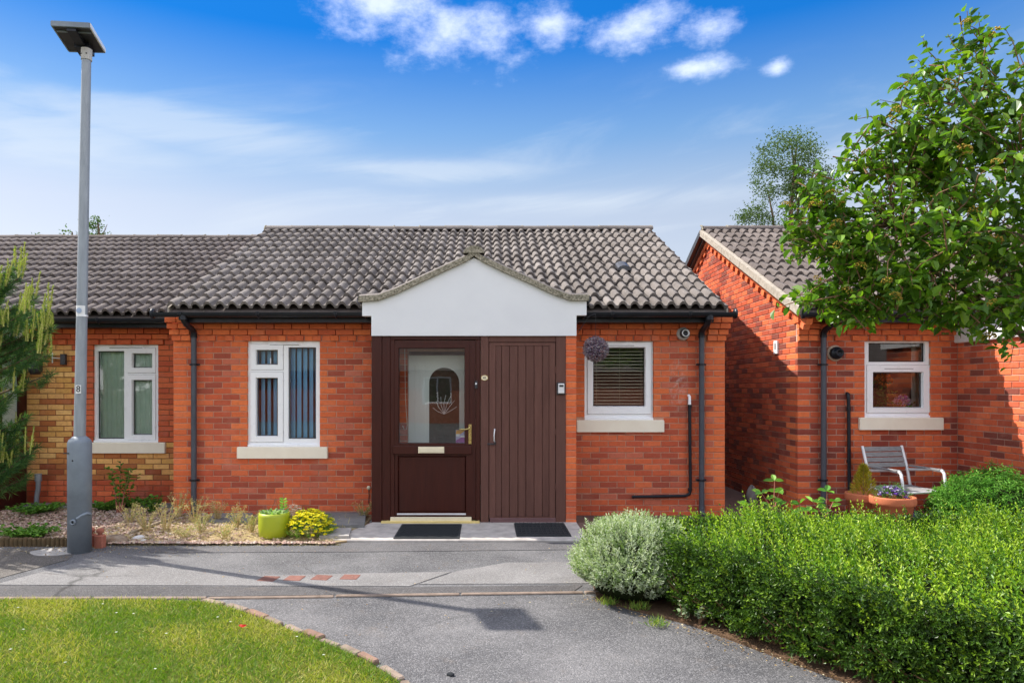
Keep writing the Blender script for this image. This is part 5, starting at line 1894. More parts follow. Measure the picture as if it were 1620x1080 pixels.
# plants standing inside the right-hand window
wpz = SR[3] + .02
for px, kind in ((1394, 0), (1424, 1)):
    e = empty('window_plant', (SX(px, .19), .19, wpz))
    if kind == 0:
        tag(e, 'orange flower ball on dark stems inside the right-hand window', 'house plant')
        c_, zc, rc, cols = (.03, 0, .46), .46, .095, [(0.88, 0.20, 0.03), (0.92, 0.27, 0.05)]
    else:
        tag(e, 'purple and white flowers in a small pot inside the right-hand window', 'house plant')
        c_, zc, rc, cols = (.03, 0, .17), .17, .09, [(0.40, 0.14, 0.62), (0.60, 0.42, 0.80), (0.85, 0.82, 0.90)]
    MB().lathe([(0, 0), (.05, 0), (.065, .10), (.06, .10), (0, .09)], n=16).build('pot', M['terracotta'] if kind else M['lime'], e)
    n = 260
    d = rdir(n)
    foliage('flowers', np.array(c_) + d * np.array([rc, rc * .8, rc * .75]) * rng.uniform(.6, 1, (n, 1)), d + rng.normal(size=(n, 3)) * .5, rdir(n), .04, .03, pick(cols, n), M['petal'], e)
    n = 170
    foliage('leaves', np.column_stack([rng.normal(size=n) * .06, rng.normal(size=n) * .04, rng.uniform(.08, zc, n)]), rdir(n), rdir(n), .06, .028, pick([(0.05, 0.12, 0.02), (0.14, 0.20, 0.03)], n), M['leaf_matt'], e)

# hanging ball
BX, BY, BZ = SX(942.5, -.48), -.48, SZ(552, -.48)
ball = empty('hanging_ball', (BX, BY, BZ))
tag(ball, 'purple and grey flower ball hanging from a wire by the porch', 'hanging ball')
n = 2600
d = rdir(n)
foliage('flowers', d * rng.uniform(.118, .148, (n, 1)), d * .6 + rng.normal(size=(n, 3)) * .6, d + rng.normal(size=(n, 3)) * .5, rng.uniform(.018, .032, n), .011,
        pick([(0.38, 0.31, 0.45), (0.28, 0.18, 0.34), (0.55, 0.50, 0.60), (0.16, 0.09, 0.18), (0.42, 0.22, 0.28)], n), M['petal'], ball)
MB().lathe([(.122 * math.sin(math.pi * k / 12), -.122 * math.cos(math.pi * k / 12)) for k in range(13)], n=20).build('core', simple('dark_purple_core', (0.06, 0.035, 0.06), rough=.9), ball)
MB().tube([(0, 0, .12), (.0, .02, .43)], .0022, 5).build('wire', M['dark_metal'], ball)
MB().tube([(-.215, .02, .20), (-.08, .02, .40), (.0, .02, .43), (.03, .16, .43)], .004, 5).build('bracket', M['dark_metal'], ball)

# ------------------------------------------------------------------ bed edging, stones, weeds
rope = empty('rope_edging', (-5.2, -1.73, 0))
tag(rope, 'low dark brown scalloped edging along the bed left of the lamp post', 'edging')
re_m = MB().lathe([(.024, -.05), (.026, .075), (.022, .092), (.0, .098)], n=8).mesh('edging_roll', M['edging'])
for i in range(64):
    o = link(bpy.data.objects.new('edging_roll', re_m), rope)
    o.location = (-1.9 + i * .0475, random.uniform(-.004, .004), random.uniform(-.008, .004))
fin_label = ('small terracotta finial post nearest the bed edge, right of the lamp post foot', 'small terracotta finial post half hidden behind the lamp post foot')
for i, (px, Y, s) in enumerate(((158.5, -1.78, 1.0), (144, -1.74, 1.0))):
    e = empty('finial_post', (SX(px, Y), Y, .0))
    tag(e, fin_label[i], 'finial post', 'terracotta finial posts at the bed corner')
    MB().cbox(-.046, .046, -.04, .04, -.03, .135, .012).build('post', M['terracotta_old'], e)
    MB().lathe([(.018, .133), (.020, .145), (.034, .158), (.038, .175), (.032, .192), (.012, .202), (0, .204)], n=14).build('ball', M['terracotta_old'], e)


def rock(name, loc, size, mat, label, seed=0, cat='stone'):
    r = random.Random(seed)
    m = MB()
    nu, nv = 12, 7
    ph_ = [r.uniform(0, 6) for _ in range(6)]
    vs_ = []
    for j in range(nv + 1):
        t_ = math.pi * j / nv
        for i in range(nu):
            p = 2 * math.pi * i / nu
            q = 1 + .16 * math.sin(2 * p + ph_[0]) * math.sin(t_) + .10 * math.sin(3 * p + 2 * t_ + ph_[1]) + .07 * math.sin(5 * t_ + ph_[2] + p)
            vs_.append((math.sin(t_) * math.cos(p) * q * size[0], math.sin(t_) * math.sin(p) * q * size[1], math.cos(t_) * q * size[2] + size[2] * .5))
    fs_ = [(j * nu + i, (j + 1) * nu + i, (j + 1) * nu + (i + 1) % nu, j * nu + (i + 1) % nu) for j in range(nv) for i in range(nu)]
    m.add(vs_, fs_, True)
    return tag(m.build(name, M[mat], None, loc), label, cat)


rock('boulder', (SX(178, -1.62), -1.60, .0), (.13, .09, .06), 'boulder', 'brown edging stone just right of the terracotta finials', 1)
rock('stone', (SX(220, -1.45), -1.45, .015), (.06, .05, .028), 'white_stone', 'rounded white stone lying on the gravel right of the lamp post', 2)
rock('stone', (SX(229, -1.55), -1.57, .015), (.035, .03, .018), 'white_stone', 'smaller pale stone at the path edge in front of the white one', 3)
for (x0, x1, py0, py1, lab) in ((505, 580, 808, 832, 'grey paving slab against the wall left of the porch'), (505, 556, 836, 849, 'pale broken slab beside the yellow flowers'), (330, 400, 812, 826, 'grey stepping slab in the weeds below the window')):
    ya, yb = GY(py1, .04), min(GY(py0, .04), -.03)
    q = MB()
    ym = (ya + yb) / 2
    q.slab([(SX(x0, ya), ya), (SX(x1, ya) - .03, ya + .01), (SX(x1, yb), yb), (SX(x0 + 8, yb), yb - .01)], .0, .052)
    tag(q.build('stone_slab', M['concrete_dark'] if 'grey' in lab else M['stone']), lab, 'slab')
bd = MB().tube([(SX(205, -1.30), -1.28, .045), (SX(278, -.35), -.40, .05)], .022, 4)
tag(bd.build('timber_strip', M['old_board']), 'weathered timber strip lying across the gravel bed', 'timber')


def weed_clump(name, loc, nst, h, spread, label, cols, stem='green_stem', leafl=.05, leafw=.025, per=9, mat='leaf_matt', cat='plant', oval=True, heads=None, leaf_from=.2):
    e = empty(name, loc)
    tag(e, label, cat)
    sm = MB()
    C, D = [], []
    hd_ = []
    for i in range(nst):
        a = random.uniform(0, 6.28)
        s = random.uniform(.2, 1) * spread
        hh = h * random.uniform(.55, 1)
        pts = [Vector((math.cos(a) * s * .15, math.sin(a) * s * .15, 0)), Vector((math.cos(a) * s * .5, math.sin(a) * s * .5, hh * .55)), Vector((math.cos(a) * s, math.sin(a) * s, hh))]
        sm.tube(pts, [.005 * h / .4 + .001, .003, .0015], 5, caps=False)
        hd_.append(pts[2])
        for k in range(per):
            t_ = leaf_from + (1 - leaf_from) * (k + random.random()) / per
            p = pts[0].lerp(pts[1], t_ * 2) if t_ < .5 else pts[1].lerp(pts[2], t_ * 2 - 1)
            b = random.uniform(0, 6.28)
            C.append(p)
            D.append((math.cos(b), math.sin(b), random.uniform(-.2, .7)))
    sm.build('stems', M[stem], e)
    n = len(C)
    foliage('leaves', np.array([tuple(c) for c in C]), np.array(D), np.column_stack([rng.normal(size=(n, 2)) * .4, np.ones(n)]), leafl * rng.uniform(.6, 1.2, n), leafw * rng.uniform(.7, 1.2, n), pick(cols, n), M[mat], e, oval=oval)
    if heads is not None:
        n = len(hd_) * 10
        c = np.repeat(np.array([tuple(p) for p in hd_]), 10, 0) + rng.normal(size=(n, 3)) * .012
        tag(foliage('seed_heads', c, rdir(n), rdir(n), .016, .009, pick(heads, n), M['petal'], e), kind='stuff')
    return e


GRN = [(0.06, 0.17, 0.02), (0.10, 0.24, 0.03), (0.15, 0.30, 0.04)]
YGR = [(0.25, 0.33, 0.05), (0.33, 0.36, 0.07), (0.18, 0.28, 0.04)]
STR = [(0.60, 0.48, 0.24), (0.50, 0.38, 0.17), (0.66, 0.56, 0.32)]
weed_clump('rose_weed', (SX(188, .05), .05, .02), 7, .82, .24, 'tall leafy weed growing under the left window sill', GRN, 'red_stem', .075, .045, 20)
for i, (px, py, r_, nst, lab) in enumerate(((170, 795, .30, 60, 'dark green ground cover right behind the lamp post foot'), (215, 788, .26, 46, 'dark green ground cover below the left window'), (60, 800, .42, 80, 'green ground cover along the wall at the left edge'), (50, 838, .40, 70, 'bright green ground cover patch on the gravel at the left edge'), (240, 800, .16, 26, 'small leafy clump in front of the left corner of the middle bungalow'))):
    y = GY(py + 12, .02)
    y = min(y, .5)
    e = weed_clump('ground_cover', (SX(px, y), y, .02), nst, .11 if i != 4 else .26, r_, lab, GRN, 'green_stem', .055, .036, 8)
for i, (px, py, h, lab) in enumerate(((282, 812, .34, 'yellow-green weeds at the foot of the left downpipe'), (232, 836, .30, 'straw coloured weeds left of the timber strip'), (262, 834, .38, 'tall dry weeds crossing the timber strip'), (318, 838, .22, 'yellow weed tuft in the middle of the gravel bed'), (375, 828, .26, 'pale dry weeds left of the lime planter'), (398, 836, .22, 'yellow-green weed touching the lime planter'), (345, 818, .25, 'thin weeds against the wall below the sill'), (575, 812, .20, 'weeds in the corner beside the porch'), (295, 846, .14, 'low straw tuft near the path edge'), (205, 822, .24, 'straw weeds between the boulder and the ground cover'), (355, 846, .18, 'low straw weeds beside the lime planter path edge'), (308, 822, .30, 'thin straw stalks right of the downpipe'))):
    y = min(GY(py + 6, .02), -.06)
    cols = YGR if i in (0, 3, 5, 7, 9) else STR + YGR[:2] + GRN[2:]
    weed_clump('dry_weed', (SX(px, y), y, .02), 16, h, .16, lab, cols, 'straw', .035, .010, 9, oval=False, heads=STR)
# straw, clippings and leaf litter
n = 3600
lx = np.column_stack([rng.uniform(-4.3, -1.55, n), rng.uniform(-1.66, -.1, n)])
foliage_o = foliage('straw_litter', np.column_stack([lx, rng.uniform(.026, .045, n)]), np.column_stack([rng.normal(size=(n, 2)), rng.uniform(-.05, .25, n)]), np.tile([(0, 0, 1.0)], (n, 1)), rng.uniform(.03, .13, n), rng.uniform(.003, .008, n), pick(STR, n), M['leaf_matt'])
tag(foliage_o, 'dry straw and clippings lying on the front bed', 'litter', kind='stuff')
n = 420
lx = np.column_stack([rng.normal(-4.0, .7, n), -1.74 - np.abs(rng.normal(0, .22, n))])
l2 = np.column_stack([rng.uniform(-4.5, .7, 160), rng.uniform(-5.2, -1.7, 160)])
th_ = rng.uniform(0, 1, 260)
l3 = np.column_stack([.80 + th_ * 1.25 - rng.exponential(.06, 260), -3.46 - th_ * 1.55 - rng.normal(0, .05, 260)])
lx = np.vstack([lx, l2[~in_poly(l2, lawn_poly)], l3])
n = len(lx)
tag(foliage('leaf_litter', np.column_stack([lx, np.full(n, .014)]), np.column_stack([rng.normal(size=(n, 2)), rng.uniform(0, .3, n)]), np.column_stack([rng.normal(size=(n, 2)) * .3, np.ones(n)]), rng.uniform(.008, .026, n), rng.uniform(.006, .014, n),
            pick([(0.30, 0.16, 0.07), (0.42, 0.28, 0.14), (0.20, 0.11, 0.06), (0.55, 0.46, 0.32)], n), M['leaf_matt']), 'small brown leaf litter scattered over the path edges', 'litter', kind='stuff')
# soil and crumbs washed over the path edge
n = 900
lx = np.column_stack([rng.uniform(-4.0, -1.5, n), -1.66 - np.abs(rng.normal(0, .035, n))])
tag(foliage('soil_crumbs', np.column_stack([lx, np.full(n, .009)]), np.column_stack([rng.normal(size=(n, 2)), rng.uniform(0, .2, n)]), np.column_stack([rng.normal(size=(n, 2)) * .2, np.ones(n)]), rng.uniform(.008, .03, n), rng.uniform(.006, .018, n),
            pick([(0.30, 0.22, 0.13), (0.44, 0.34, 0.21), (0.24, 0.16, 0.10)], n), M['leaf_matt']), 'brown soil crumbs along the edge of the bed', 'soil', kind='stuff')
# daisies and one red leaf on the lawn
n = 16
dz_ = np.column_stack([rng.uniform(-3.6, -.6, n * 4), rng.uniform(-5.0, -3.62, n * 4)])
dz_ = dz_[in_poly(dz_, lawn_poly)][:n]
n = len(dz_)
C = np.repeat(np.column_stack([dz_, np.full(n, .046)]), 6, 0)
an = np.tile(np.arange(6) * 1.047, n)
tag(foliage('daisies', C, np.column_stack([np.cos(an), np.sin(an), np.full(len(an), .15)]), np.tile([(0, 0, 1.0)], (len(an), 1)), .010, .007, np.full((len(an), 3), .75), M['petal']), 'small white daisies dotted over the lawn', 'daisies', kind='stuff')
yr = GY(1004)
tag(foliage('fallen_leaf', np.array([(SX(381, yr), yr, .05), (SX(383, yr), yr, .052)]), np.array([(.8, .4, .2), (-.6, .5, .15)]), np.array([(0, -.4, 1.0), (0.2, -.3, 1)]), .04, .028, np.array([(0.5, .02, .015), (.45, .03, .02)]), M['petal'], oval=True), 'small red fallen leaf on the lawn', 'leaf')
yb = GY(1068)
rock('pebble', (SX(713, yb), yb, 0.0), (.022, .016, .014), 'mat_black', 'small black lump lying on the driveway near the bottom edge', 9, 'pebble')
gst = rock('garden_ornament', (SX(1190, 1.0), 1.0, 0.0), (.07, .06, .16), 'stone', 'small pale stone ornament in the passage between the bungalows', 12, 'ornament')

# ------------------------------------------------------------------ hedge
HP = [(1.36, -3.92), (1.98, -4.95), (2.72, -5.95), (5.6, -5.95), (5.6, -3.02), (1.66, -3.06), (1.36, -3.4)]
sheet('hedge_bed', [(0.86, -3.50), (1.06, -3.74), (1.40, -4.06), (2.00, -5.02), (2.8, -6.2), (6.2, -6.2), (6.2, -1.9), (1.3, -2.2), (0.90, -2.9)], 0.016, M['hedge_soil'], .05)
hedge = empty('hedge', (3.2, -4.2, 0))
tag(hedge, 'clipped bright green box hedge filling the right foreground', 'hedge')
hc = np.array([3.3, -4.2])


def shrink(poly, d):
    out = []
    n_ = len(poly)
    for i in range(n_):
        p, a, b = Vector(poly[i]), Vector(poly[i - 1]), Vector(poly[(i + 1) % n_])
        e1, e2 = (p - a).normalized(), (b - p).normalized()
        nrm = (Vector((-e1.y, e1.x)) + Vector((-e2.y, e2.x))).normalized()
        out.append(tuple(p + nrm * d))
    return out


HTOP = .575


def hedge_top(x, y):
    return HTOP - .01 + .050 * np.sin(x * 3.1 + y * 1.7) + .035 * np.sin(x * 7.3 - y * 5.1) + .022 * np.sin(x * 13 + y * 17)


core = MB().slab([(x - 3.2, y + 4.2) for x, y in shrink(HP, .13)], .04, HTOP - .13).build('shade_core', M['core'], hedge)  # solid dark hull added to block light and stand for inner shade
# top shoots
dn_ = 6000
T_ = np.column_stack([rng.uniform(1.2, 5.6, dn_ * 2), rng.uniform(-5.95, -2.7, dn_ * 2)])
T_ = T_[in_poly(T_, HP)]
T_ = T_[(T_[:, 0] * 1080 / (T_[:, 1] - CAM_Y) < 1250)]
n = len(T_)
base = np.column_stack([T_, hedge_top(T_[:, 0], T_[:, 1]) - rng.uniform(.06, .17, n)])
dirs = np.column_stack([rng.normal(-.42, .28, n), rng.normal(-.10, .28, n), np.ones(n)])
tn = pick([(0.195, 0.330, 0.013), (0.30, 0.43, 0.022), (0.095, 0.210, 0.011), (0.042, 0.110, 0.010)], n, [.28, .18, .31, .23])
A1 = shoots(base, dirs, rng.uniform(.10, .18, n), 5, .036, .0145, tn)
# a few long leaders above the top
m_ = rng.choice(n, 260, replace=False)
A2 = shoots(base[m_] + np.array([0, 0, .06]), dirs[m_] * np.array([1.2, 1, 1]), rng.uniform(.12, .22, 260), 6, .036, .014, pick([(0.30, 0.43, 0.04), (0.36, 0.47, 0.06)], 260))
# front and left faces
F_, FD = [], []
edges = [(HP[6], HP[0]), (HP[0], HP[1]), (HP[1], HP[2]), (HP[5], HP[6]), (HP[4], HP[5])]
for (a, b) in edges:
    L_ = math.hypot(b[0] - a[0], b[1] - a[1])
    nn = int(L_ * 1300)
    u = rng.uniform(0, 1, (nn, 1))
    pt = np.array(a) + (np.array(b) - np.array(a)) * u
    e = (np.array(b) - np.array(a)) / L_
    out = np.array([e[1], -e[0]])
    if np.dot(out, np.array([(a[0] + b[0]) / 2, (a[1] + b[1]) / 2]) - hc) < 0:
        out = -out
    z = rng.uniform(.06, HTOP - .03, (nn, 1))
    bulge = .05 * np.sin(z / HTOP * 3.0) + .04 * np.sin(u * 17) * np.sin(z * 14)
    pt = pt + out * (bulge - rng.uniform(.05, .13, (nn, 1)))
    F_.append(np.hstack([pt, z]))
    d = np.column_stack([np.tile(out, (nn, 1)) * 1.0, np.full(nn, .35)]) + rng.normal(size=(nn, 3)) * .35
    FD.append(d)
F_, FD = np.vstack(F_), np.vstack(FD)
n = len(F_)
tf = pick([(0.036, 0.085, 0.009), (0.060, 0.125, 0.011), (0.15, 0.25, 0.018), (0.024, 0.058, 0.009)], n, [.36, .27, .15, .22])  # older darker leaves, with the shade of these faces worked into the colour
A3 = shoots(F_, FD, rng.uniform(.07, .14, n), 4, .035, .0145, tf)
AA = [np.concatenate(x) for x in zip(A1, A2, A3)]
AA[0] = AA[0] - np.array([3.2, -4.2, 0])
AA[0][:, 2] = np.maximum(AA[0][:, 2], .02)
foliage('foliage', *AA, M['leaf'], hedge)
tw = MB()
for i in range(70):
    t_ = random.random()
    a, b = (HP[0], HP[1]) if random.random() < .6 else (HP[1], HP[2])
    x, y = a[0] + (b[0] - a[0]) * t_ - 3.2, a[1] + (b[1] - a[1]) * t_ + 4.2
    tw.tube([(x + .10 + random.uniform(-.05, .05), y + .08, .0), (x + .04, y + .04, .12), (x + random.uniform(-.12, .06), y + random.uniform(-.06, .08), random.uniform(.15, .34))], [.007, .005, .002], 5, caps=False)
tag(tw.build('bare_twigs', M['twig'], hedge), kind='stuff')

# silvery shrub at the hedge end
SC = np.array([1.17, -3.40, 0])
shr = empty('silver_shrub', tuple(SC))
tag(shr, 'rounded silvery grey-green shrub at the left end of the hedge', 'shrub')
n = 3600
d = norm(np.column_stack([rng.normal(size=(n, 2)), rng.normal(size=n) * .8 + .25]))
d[:, 2] = np.abs(d[:, 2]) * np.where(rng.uniform(size=n) < .8, 1, -.35)
rad = np.array([.47, .46, .44])
lump = 1 + .06 * np.sin(d[:, :1] * 7 + 1) * np.sin(d[:, 1:2] * 6) + .04 * np.sin(d[:, 2:3] * 11)
base = d * rad * lump * rng.uniform(.72, .93, (n, 1)) + np.array([0, 0, .185])
base[:, 2] = np.maximum(base[:, 2], .03)
C, D, N, L, W, T = shoots(base, d + np.array([0, 0, .55]), rng.uniform(.06, .11, n), 5, .036, .012, pick([(0.45, 0.51, 0.37), (0.57, 0.61, 0.49), (0.32, 0.40, 0.22), (0.17, 0.25, 0.08)], n, [.34, .28, .23, .15]))
C[:, 2] = np.maximum(C[:, 2], .015)
foliage('foliage', C, D, N, L, W, T, M['leaf_matt'], shr)
MB().lathe([(.0, .04), (.30, .05), (.37, .15), (.36, .28), (.24, .42), (.0, .49)], n=18).build('shade_core', M['core'], shr)  # solid hull coloured as the shade inside the shrub
# silvery seedlings at the hedge foot
for i, (px, py, lab) in enumerate(((1082, 985, 'silvery seedling at the foot of the hedge near the shrub'), (1105, 990, 'trailing silvery shoot under the hedge'), (1226, 1022, 'silver-leaved seedling at the hedge foot near the bottom edge'), (1178, 1012, 'small green seedling in the shade under the hedge'))):
    y = GY(py)
    weed_clump('seedling', (SX(px, y), y, .015), 6, .15, .10, lab, [(0.36, 0.42, 0.30), (0.28, 0.35, 0.2)] if i != 3 else GRN, 'twig', .05, .022, 6)
for i, (px, py, lab) in enumerate(((1008, 965, 'grass tuft at the foot of the silvery shrub'), (1040, 992, 'tiny green tuft in the litter beside the hedge'), (962, 958, 'pale grass tuft at the path corner by the silvery shrub'))):
    y = GY(py)
    n = 90
    e = empty('grass_tuft', (SX(px, y), y, .014))
    tag(e, lab, 'grass tuft')
    foliage('blades', np.column_stack([rng.normal(0, .03, (n, 2)), np.zeros(n)]), np.column_stack([rng.normal(size=(n, 2)) * .6, np.ones(n)]), rdir(n), rng.uniform(.03, .08, n), .006, pick(YGR + GRN[2:], n), M['grass'], e)

# bramble-like shoots behind the hedge
for i, (px, py, h, lab) in enumerate(((1224, 826, .80, 'tall shoot with broad leaves and a pale bud rising behind the hedge'), (1306, 822, .70, 'broad-leaved shoot in front of the right-hand downpipe'), (1196, 835, .55, 'short broad-leaved shoot at the mouth of the passage'), (1265, 838, .58, 'low broad-leaved shoot between the two tall ones'))):
    Y = -2.45
    e = empty('leafy_shoot', (SX(px, Y), Y, 0))
    tag(e, lab, 'shoot')
    sm = MB()
    C, D, N = [], [], []
    for j in range(3):
        a = R(90 + (j - 1) * 38) + random.uniform(-.2, .2)
        tip = Vector((math.cos(a) * .16, random.uniform(-.05, .1), h * (.96 if j == 1 else .82)))
        pts = [Vector((0, 0, 0)), Vector((0, 0, h * .62)), tip]
        sm.tube(pts, [.006, .005, .003], 6, caps=False)
        for k in range(3):
            b = random.uniform(0, 6.28)
            C.append(tuple(tip))
            D.append((math.cos(b), math.sin(b) * .6, random.uniform(-.1, .5)))
            N.append((random.uniform(-.4, .4), -.7, 1))
        for k in range(2):
            p = pts[1].lerp(tip, .3 + .35 * k)
            C.append(tuple(p))
            D.append((random.choice((-1, 1)) * 1.0, random.uniform(-.5, .3), .25))
            N.append((random.uniform(-.3, .3), -.6, 1))
    sm.build('stem', M['red_stem'], e)
    foliage('leaves', np.array(C), np.array(D), np.array(N), rng.uniform(.075, .12, len(C)), rng.uniform(.045, .062, len(C)), pick([(0.15, 0.36, 0.03), (0.22, 0.44, 0.05), (0.10, 0.28, 0.03)], len(C)), M['leaf_big'], e, oval=True)

# soft bush by the right-hand porch
bs = empty('soft_bush', (5.62, -1.15, 0))
tag(bs, 'soft bright green bush against the right-hand porch wall', 'bush')
n = 2200
d = norm(np.column_stack([rng.normal(size=(n, 2)), np.abs(rng.normal(size=n)) * .9]))
base = d * np.array([.62, .50, .66]) * rng.uniform(.62, .95, (n, 1)) * (1 + .08 * np.sin(d[:, :1] * 9) * np.sin(d[:, 2:3] * 8)) + np.array([0, 0, .06])
C, D, N, L, W, T = shoots(base, d + np.array([-.25, -.2, .2]), .11, 4, .062, .017, pick([(0.09, 0.25, 0.035), (0.14, 0.34, 0.05), (0.06, 0.18, 0.025), (0.22, 0.42, 0.08)], n))
D[:, 2] -= .5
foliage('foliage', C, D, N, L, W, T, M['leaf_matt'], bs, droop=.25)
MB().lathe([(0, .03), (.42, .05), (.45, .3), (.30, .52), (0, .58)], n=14).build('shade_core', M['core'], bs)  # dark solid filling, its colour standing in for shade within the bush

# ------------------------------------------------------------------ broad-leaved tree over the hedge
TB = Vector((4.05, -4.35, 0))
tree = empty('broadleaf_tree', tuple(TB))
tag(tree, 'glossy broad-leaved tree with yellow flower clusters overhanging at the right', 'tree')
tr = MB()
tr.tube([(0, 0, -.05), (.03, .02, .7), (-.05, 0, 1.5), (-.08, .04, 2.3), (-.02, .0, 3.0), (.05, 0, 3.7)], [.11, .09, .08, .065, .045, .02], 10)
trunk = tr.build('trunk', M['bark'], tree)
# crown: overlapping lobes (centre x, y, z, radii) measured where the foliage stands
LOBES = []
for px, py, rx, ry, dy_, den in ((1570, 330, 190, 190, .1, 1.25), (1430, 385, 125, 120, 0, 1.25), (1335, 405, 75, 105, .0, 1.1), (1292, 335, 52, 48, .05, .8), (1500, 205, 105, 115, -.05, .85),
                                 (1585, 135, 85, 95, 0, .65), (1440, 265, 85, 80, .05, 1.0), (1540, 62, 38, 45, 0, .45), (1400, 475, 115, 45, .05, 1.1), (1540, 485, 105, 48, -.05, 1.1), (1680, 350, 170, 260, 0, .55),
                                 (1305, 468, 48, 40, 0, .9), (1270, 300, 30, 40, 0, .5), (1275, 380, 36, 46, 0, .7), (1375, 205, 34, 46, 0, .45), (1350, 275, 45, 45, .1, .7), (1460, 130, 40, 60, .1, .5)):
    Y = TB.y + dy_
    k = (Y - CAM_Y) / 1080
    LOBES.append((SX(px, Y) - TB.x, dy_, SZ(py, Y), rx * k, max(.16, min(.75, rx * k * 1.1)), ry * k, den))
tips, tipd = [], []
for cx, cy, cz, rx, ry, rz, den in LOBES:
    nn = int(275 * den * (rx * ry * rz) ** .60)
    d = rdir(nn)
    rad_ = rng.uniform(.35, 1.0, (nn, 1)) ** .55
    tips.append(np.array([cx, cy, cz]) + d * np.array([rx, ry, rz]) * rad_)
    tipd.append(d + rng.normal(size=(nn, 3)) * .35 + np.array([-.1, 0, .12]))
# single sprays that stick out of the outline
SPR = [(1245, 470, .2), (1226, 488, .0), (1262, 262, .0), (1270, 300, .1), (1335, 232, .1), (1352, 210, .0), (1392, 158, .1), (1400, 205, 0), (1375, 240, .1), (1255, 345, .0), (1250, 372, .1), (1300, 330, 0), (1275, 400, .1),
       (1340, 300, 0), (1530, 18, 0), (1548, 30, .1), (1500, 55, .1), (1452, 95, .0), (1470, 130, .1), (1440, 150, 0), (1590, 45, 0), (1610, 70, .1), (1425, 190, .1), (1320, 512, 0), (1340, 500, .1), (1560, 545, .0), (1600, 540, .1), (1520, 535, .1), (1582, 552, 0),
       (1282, 452, 0), (1300, 490, 0), (1460, 60, .1), (1510, 100, 0), (1545, 70, 0), (1420, 120, .05)]
sp, sd_ = [], []
for px, py, dy_ in SPR:
    Y = TB.y + dy_
    p = np.array([SX(px, Y) - TB.x, dy_, SZ(py, Y)])
    sp.append(p)
    sd_.append(p - np.array([-.1, 0, 2.6]))
tips.append(np.array(sp))
tipd.append(norm(np.array(sd_)) + np.array([0, 0, .15]))
tips, tipd = np.vstack(tips), norm(np.vstack(tipd))
nt = len(tips)
# limbs: a dozen main ones, each tip joined by a thin twig to the nearest limb point
limb_t = [(-1.3, .0, 2.45), (-.95, .1, 2.75), (-.7, -.1, 3.1), (-.45, .0, 3.5), (-.05, 0, 3.85), (-.9, .2, 2.15), (-.4, -.4, 2.15), (.5, .2, 3.2), (.8, -.2, 2.7), (-1.5, .1, 2.7), (-.6, .5, 2.6), (-.5, -.55, 2.7)]
lp_pts = []
lm = MB()
for i, t_ in enumerate(limb_t):
    z0 = 1.45 + .10 * i
    a, b = Vector((-.06, .02, z0)), Vector(t_)
    mid = a.lerp(b, .5) + Vector((random.uniform(-.1, .1), random.uniform(-.1, .1), .12))
    pts = [a, a.lerp(mid, .5) + Vector((0, 0, .03)), mid, mid.lerp(b, .5) + Vector((0, 0, .02)), b]
    lm.tube(pts, [.034, .028, .021, .014, .006], 7, caps=False)
    for k in range(4):
        for q in (0, .33, .66):
            lp_pts.append(tuple(pts[k].lerp(pts[k + 1], q)))
lm.build('limbs', M['bark'], tree)
lpa = np.array(lp_pts)
twm = MB()
for i in range(nt):
    j = np.argmin(((lpa - tips[i]) ** 2).sum(1))
    a, b = Vector(lpa[j]), Vector(tips[i])
    if (a - b).length > .5 or (i % 2 and i < nt - len(SPR)):
        a = b - Vector(tipd[i]) * .26
    m = a.lerp(b, .55) + Vector((random.uniform(-.04, .04), random.uniform(-.04, .04), random.uniform(0, .05)))
    twm.tube([a, m, b], [.005, .0035, .002], 4, caps=False)
tag(twm.build('twigs', M['twig'], tree), kind='stuff')
# leaves along the last part of every twig
per = 11
C = np.repeat(tips, per, 0) - np.repeat(tipd, per, 0) * (np.tile(np.linspace(0, .26, per), nt) * rng.uniform(.8, 1.2, nt * per))[:, None]
C += rng.normal(size=C.shape) * .012
n = len(C)
ref = norm(np.cross(np.repeat(tipd, per, 0), rdir(n)))
D = np.repeat(tipd, per, 0) * .45 + ref * 1.0 + np.array([0, 0, -.05])
N = np.column_stack([rng.normal(size=n) * .5, rng.normal(size=n) * .5 - .15, np.ones(n)])
L = rng.uniform(.040, .092, n)
W = L * rng.uniform(.52, .66, n)
T = pick([(0.068, 0.165, 0.012), (0.105, 0.230, 0.014), (0.16, 0.300, 0.018), (0.25, 0.40, 0.026), (0.045, 0.105, 0.016)], n, [.26, .28, .22, .14, .10])
T[-len(SPR) * per:] *= 1.25
lim = 292
# the leaves that show largest (nearest the camera) are parts of their own
wpos = C + np.array(TB)
dist = wpos[:, 1] - CAM_Y
pxs = 768 + 1080 * wpos[:, 0] / dist
score = np.where((pxs < 1600) & (pxs > 1200), L / dist, 0) + np.where(np.arange(n) >= n - len(SPR) * per, .02, 0)
big = np.argsort(-score)[:lim]
keep = np.ones(n, bool)
keep[big] = False
crown = tag(foliage('crown', C[keep], D[keep], N[keep], L[keep], W[keep], T[keep], M['leaf_big'], tree, oval=True, droop=.12), kind='stuff')
lvl = []
tones = [(0.085, 0.20, 0.014), (0.14, 0.29, 0.018), (0.23, 0.39, 0.026), (0.055, 0.14, 0.014)]
for tcol in tones:
    V, F, TT = leaf_arrays(np.zeros((1, 3)), np.array([(0, 1.0, 0)]), np.array([(0, 0, 1.0)]), 1.0, .58, np.array([tcol]), oval=True, fold=.25, droop=.12)
    m = MB()
    m.tint = tcol
    m.add([tuple(v) for v in V], [tuple(f) for f in F])
    lvl.append(m.mesh('leaf', M['leaf_big']))
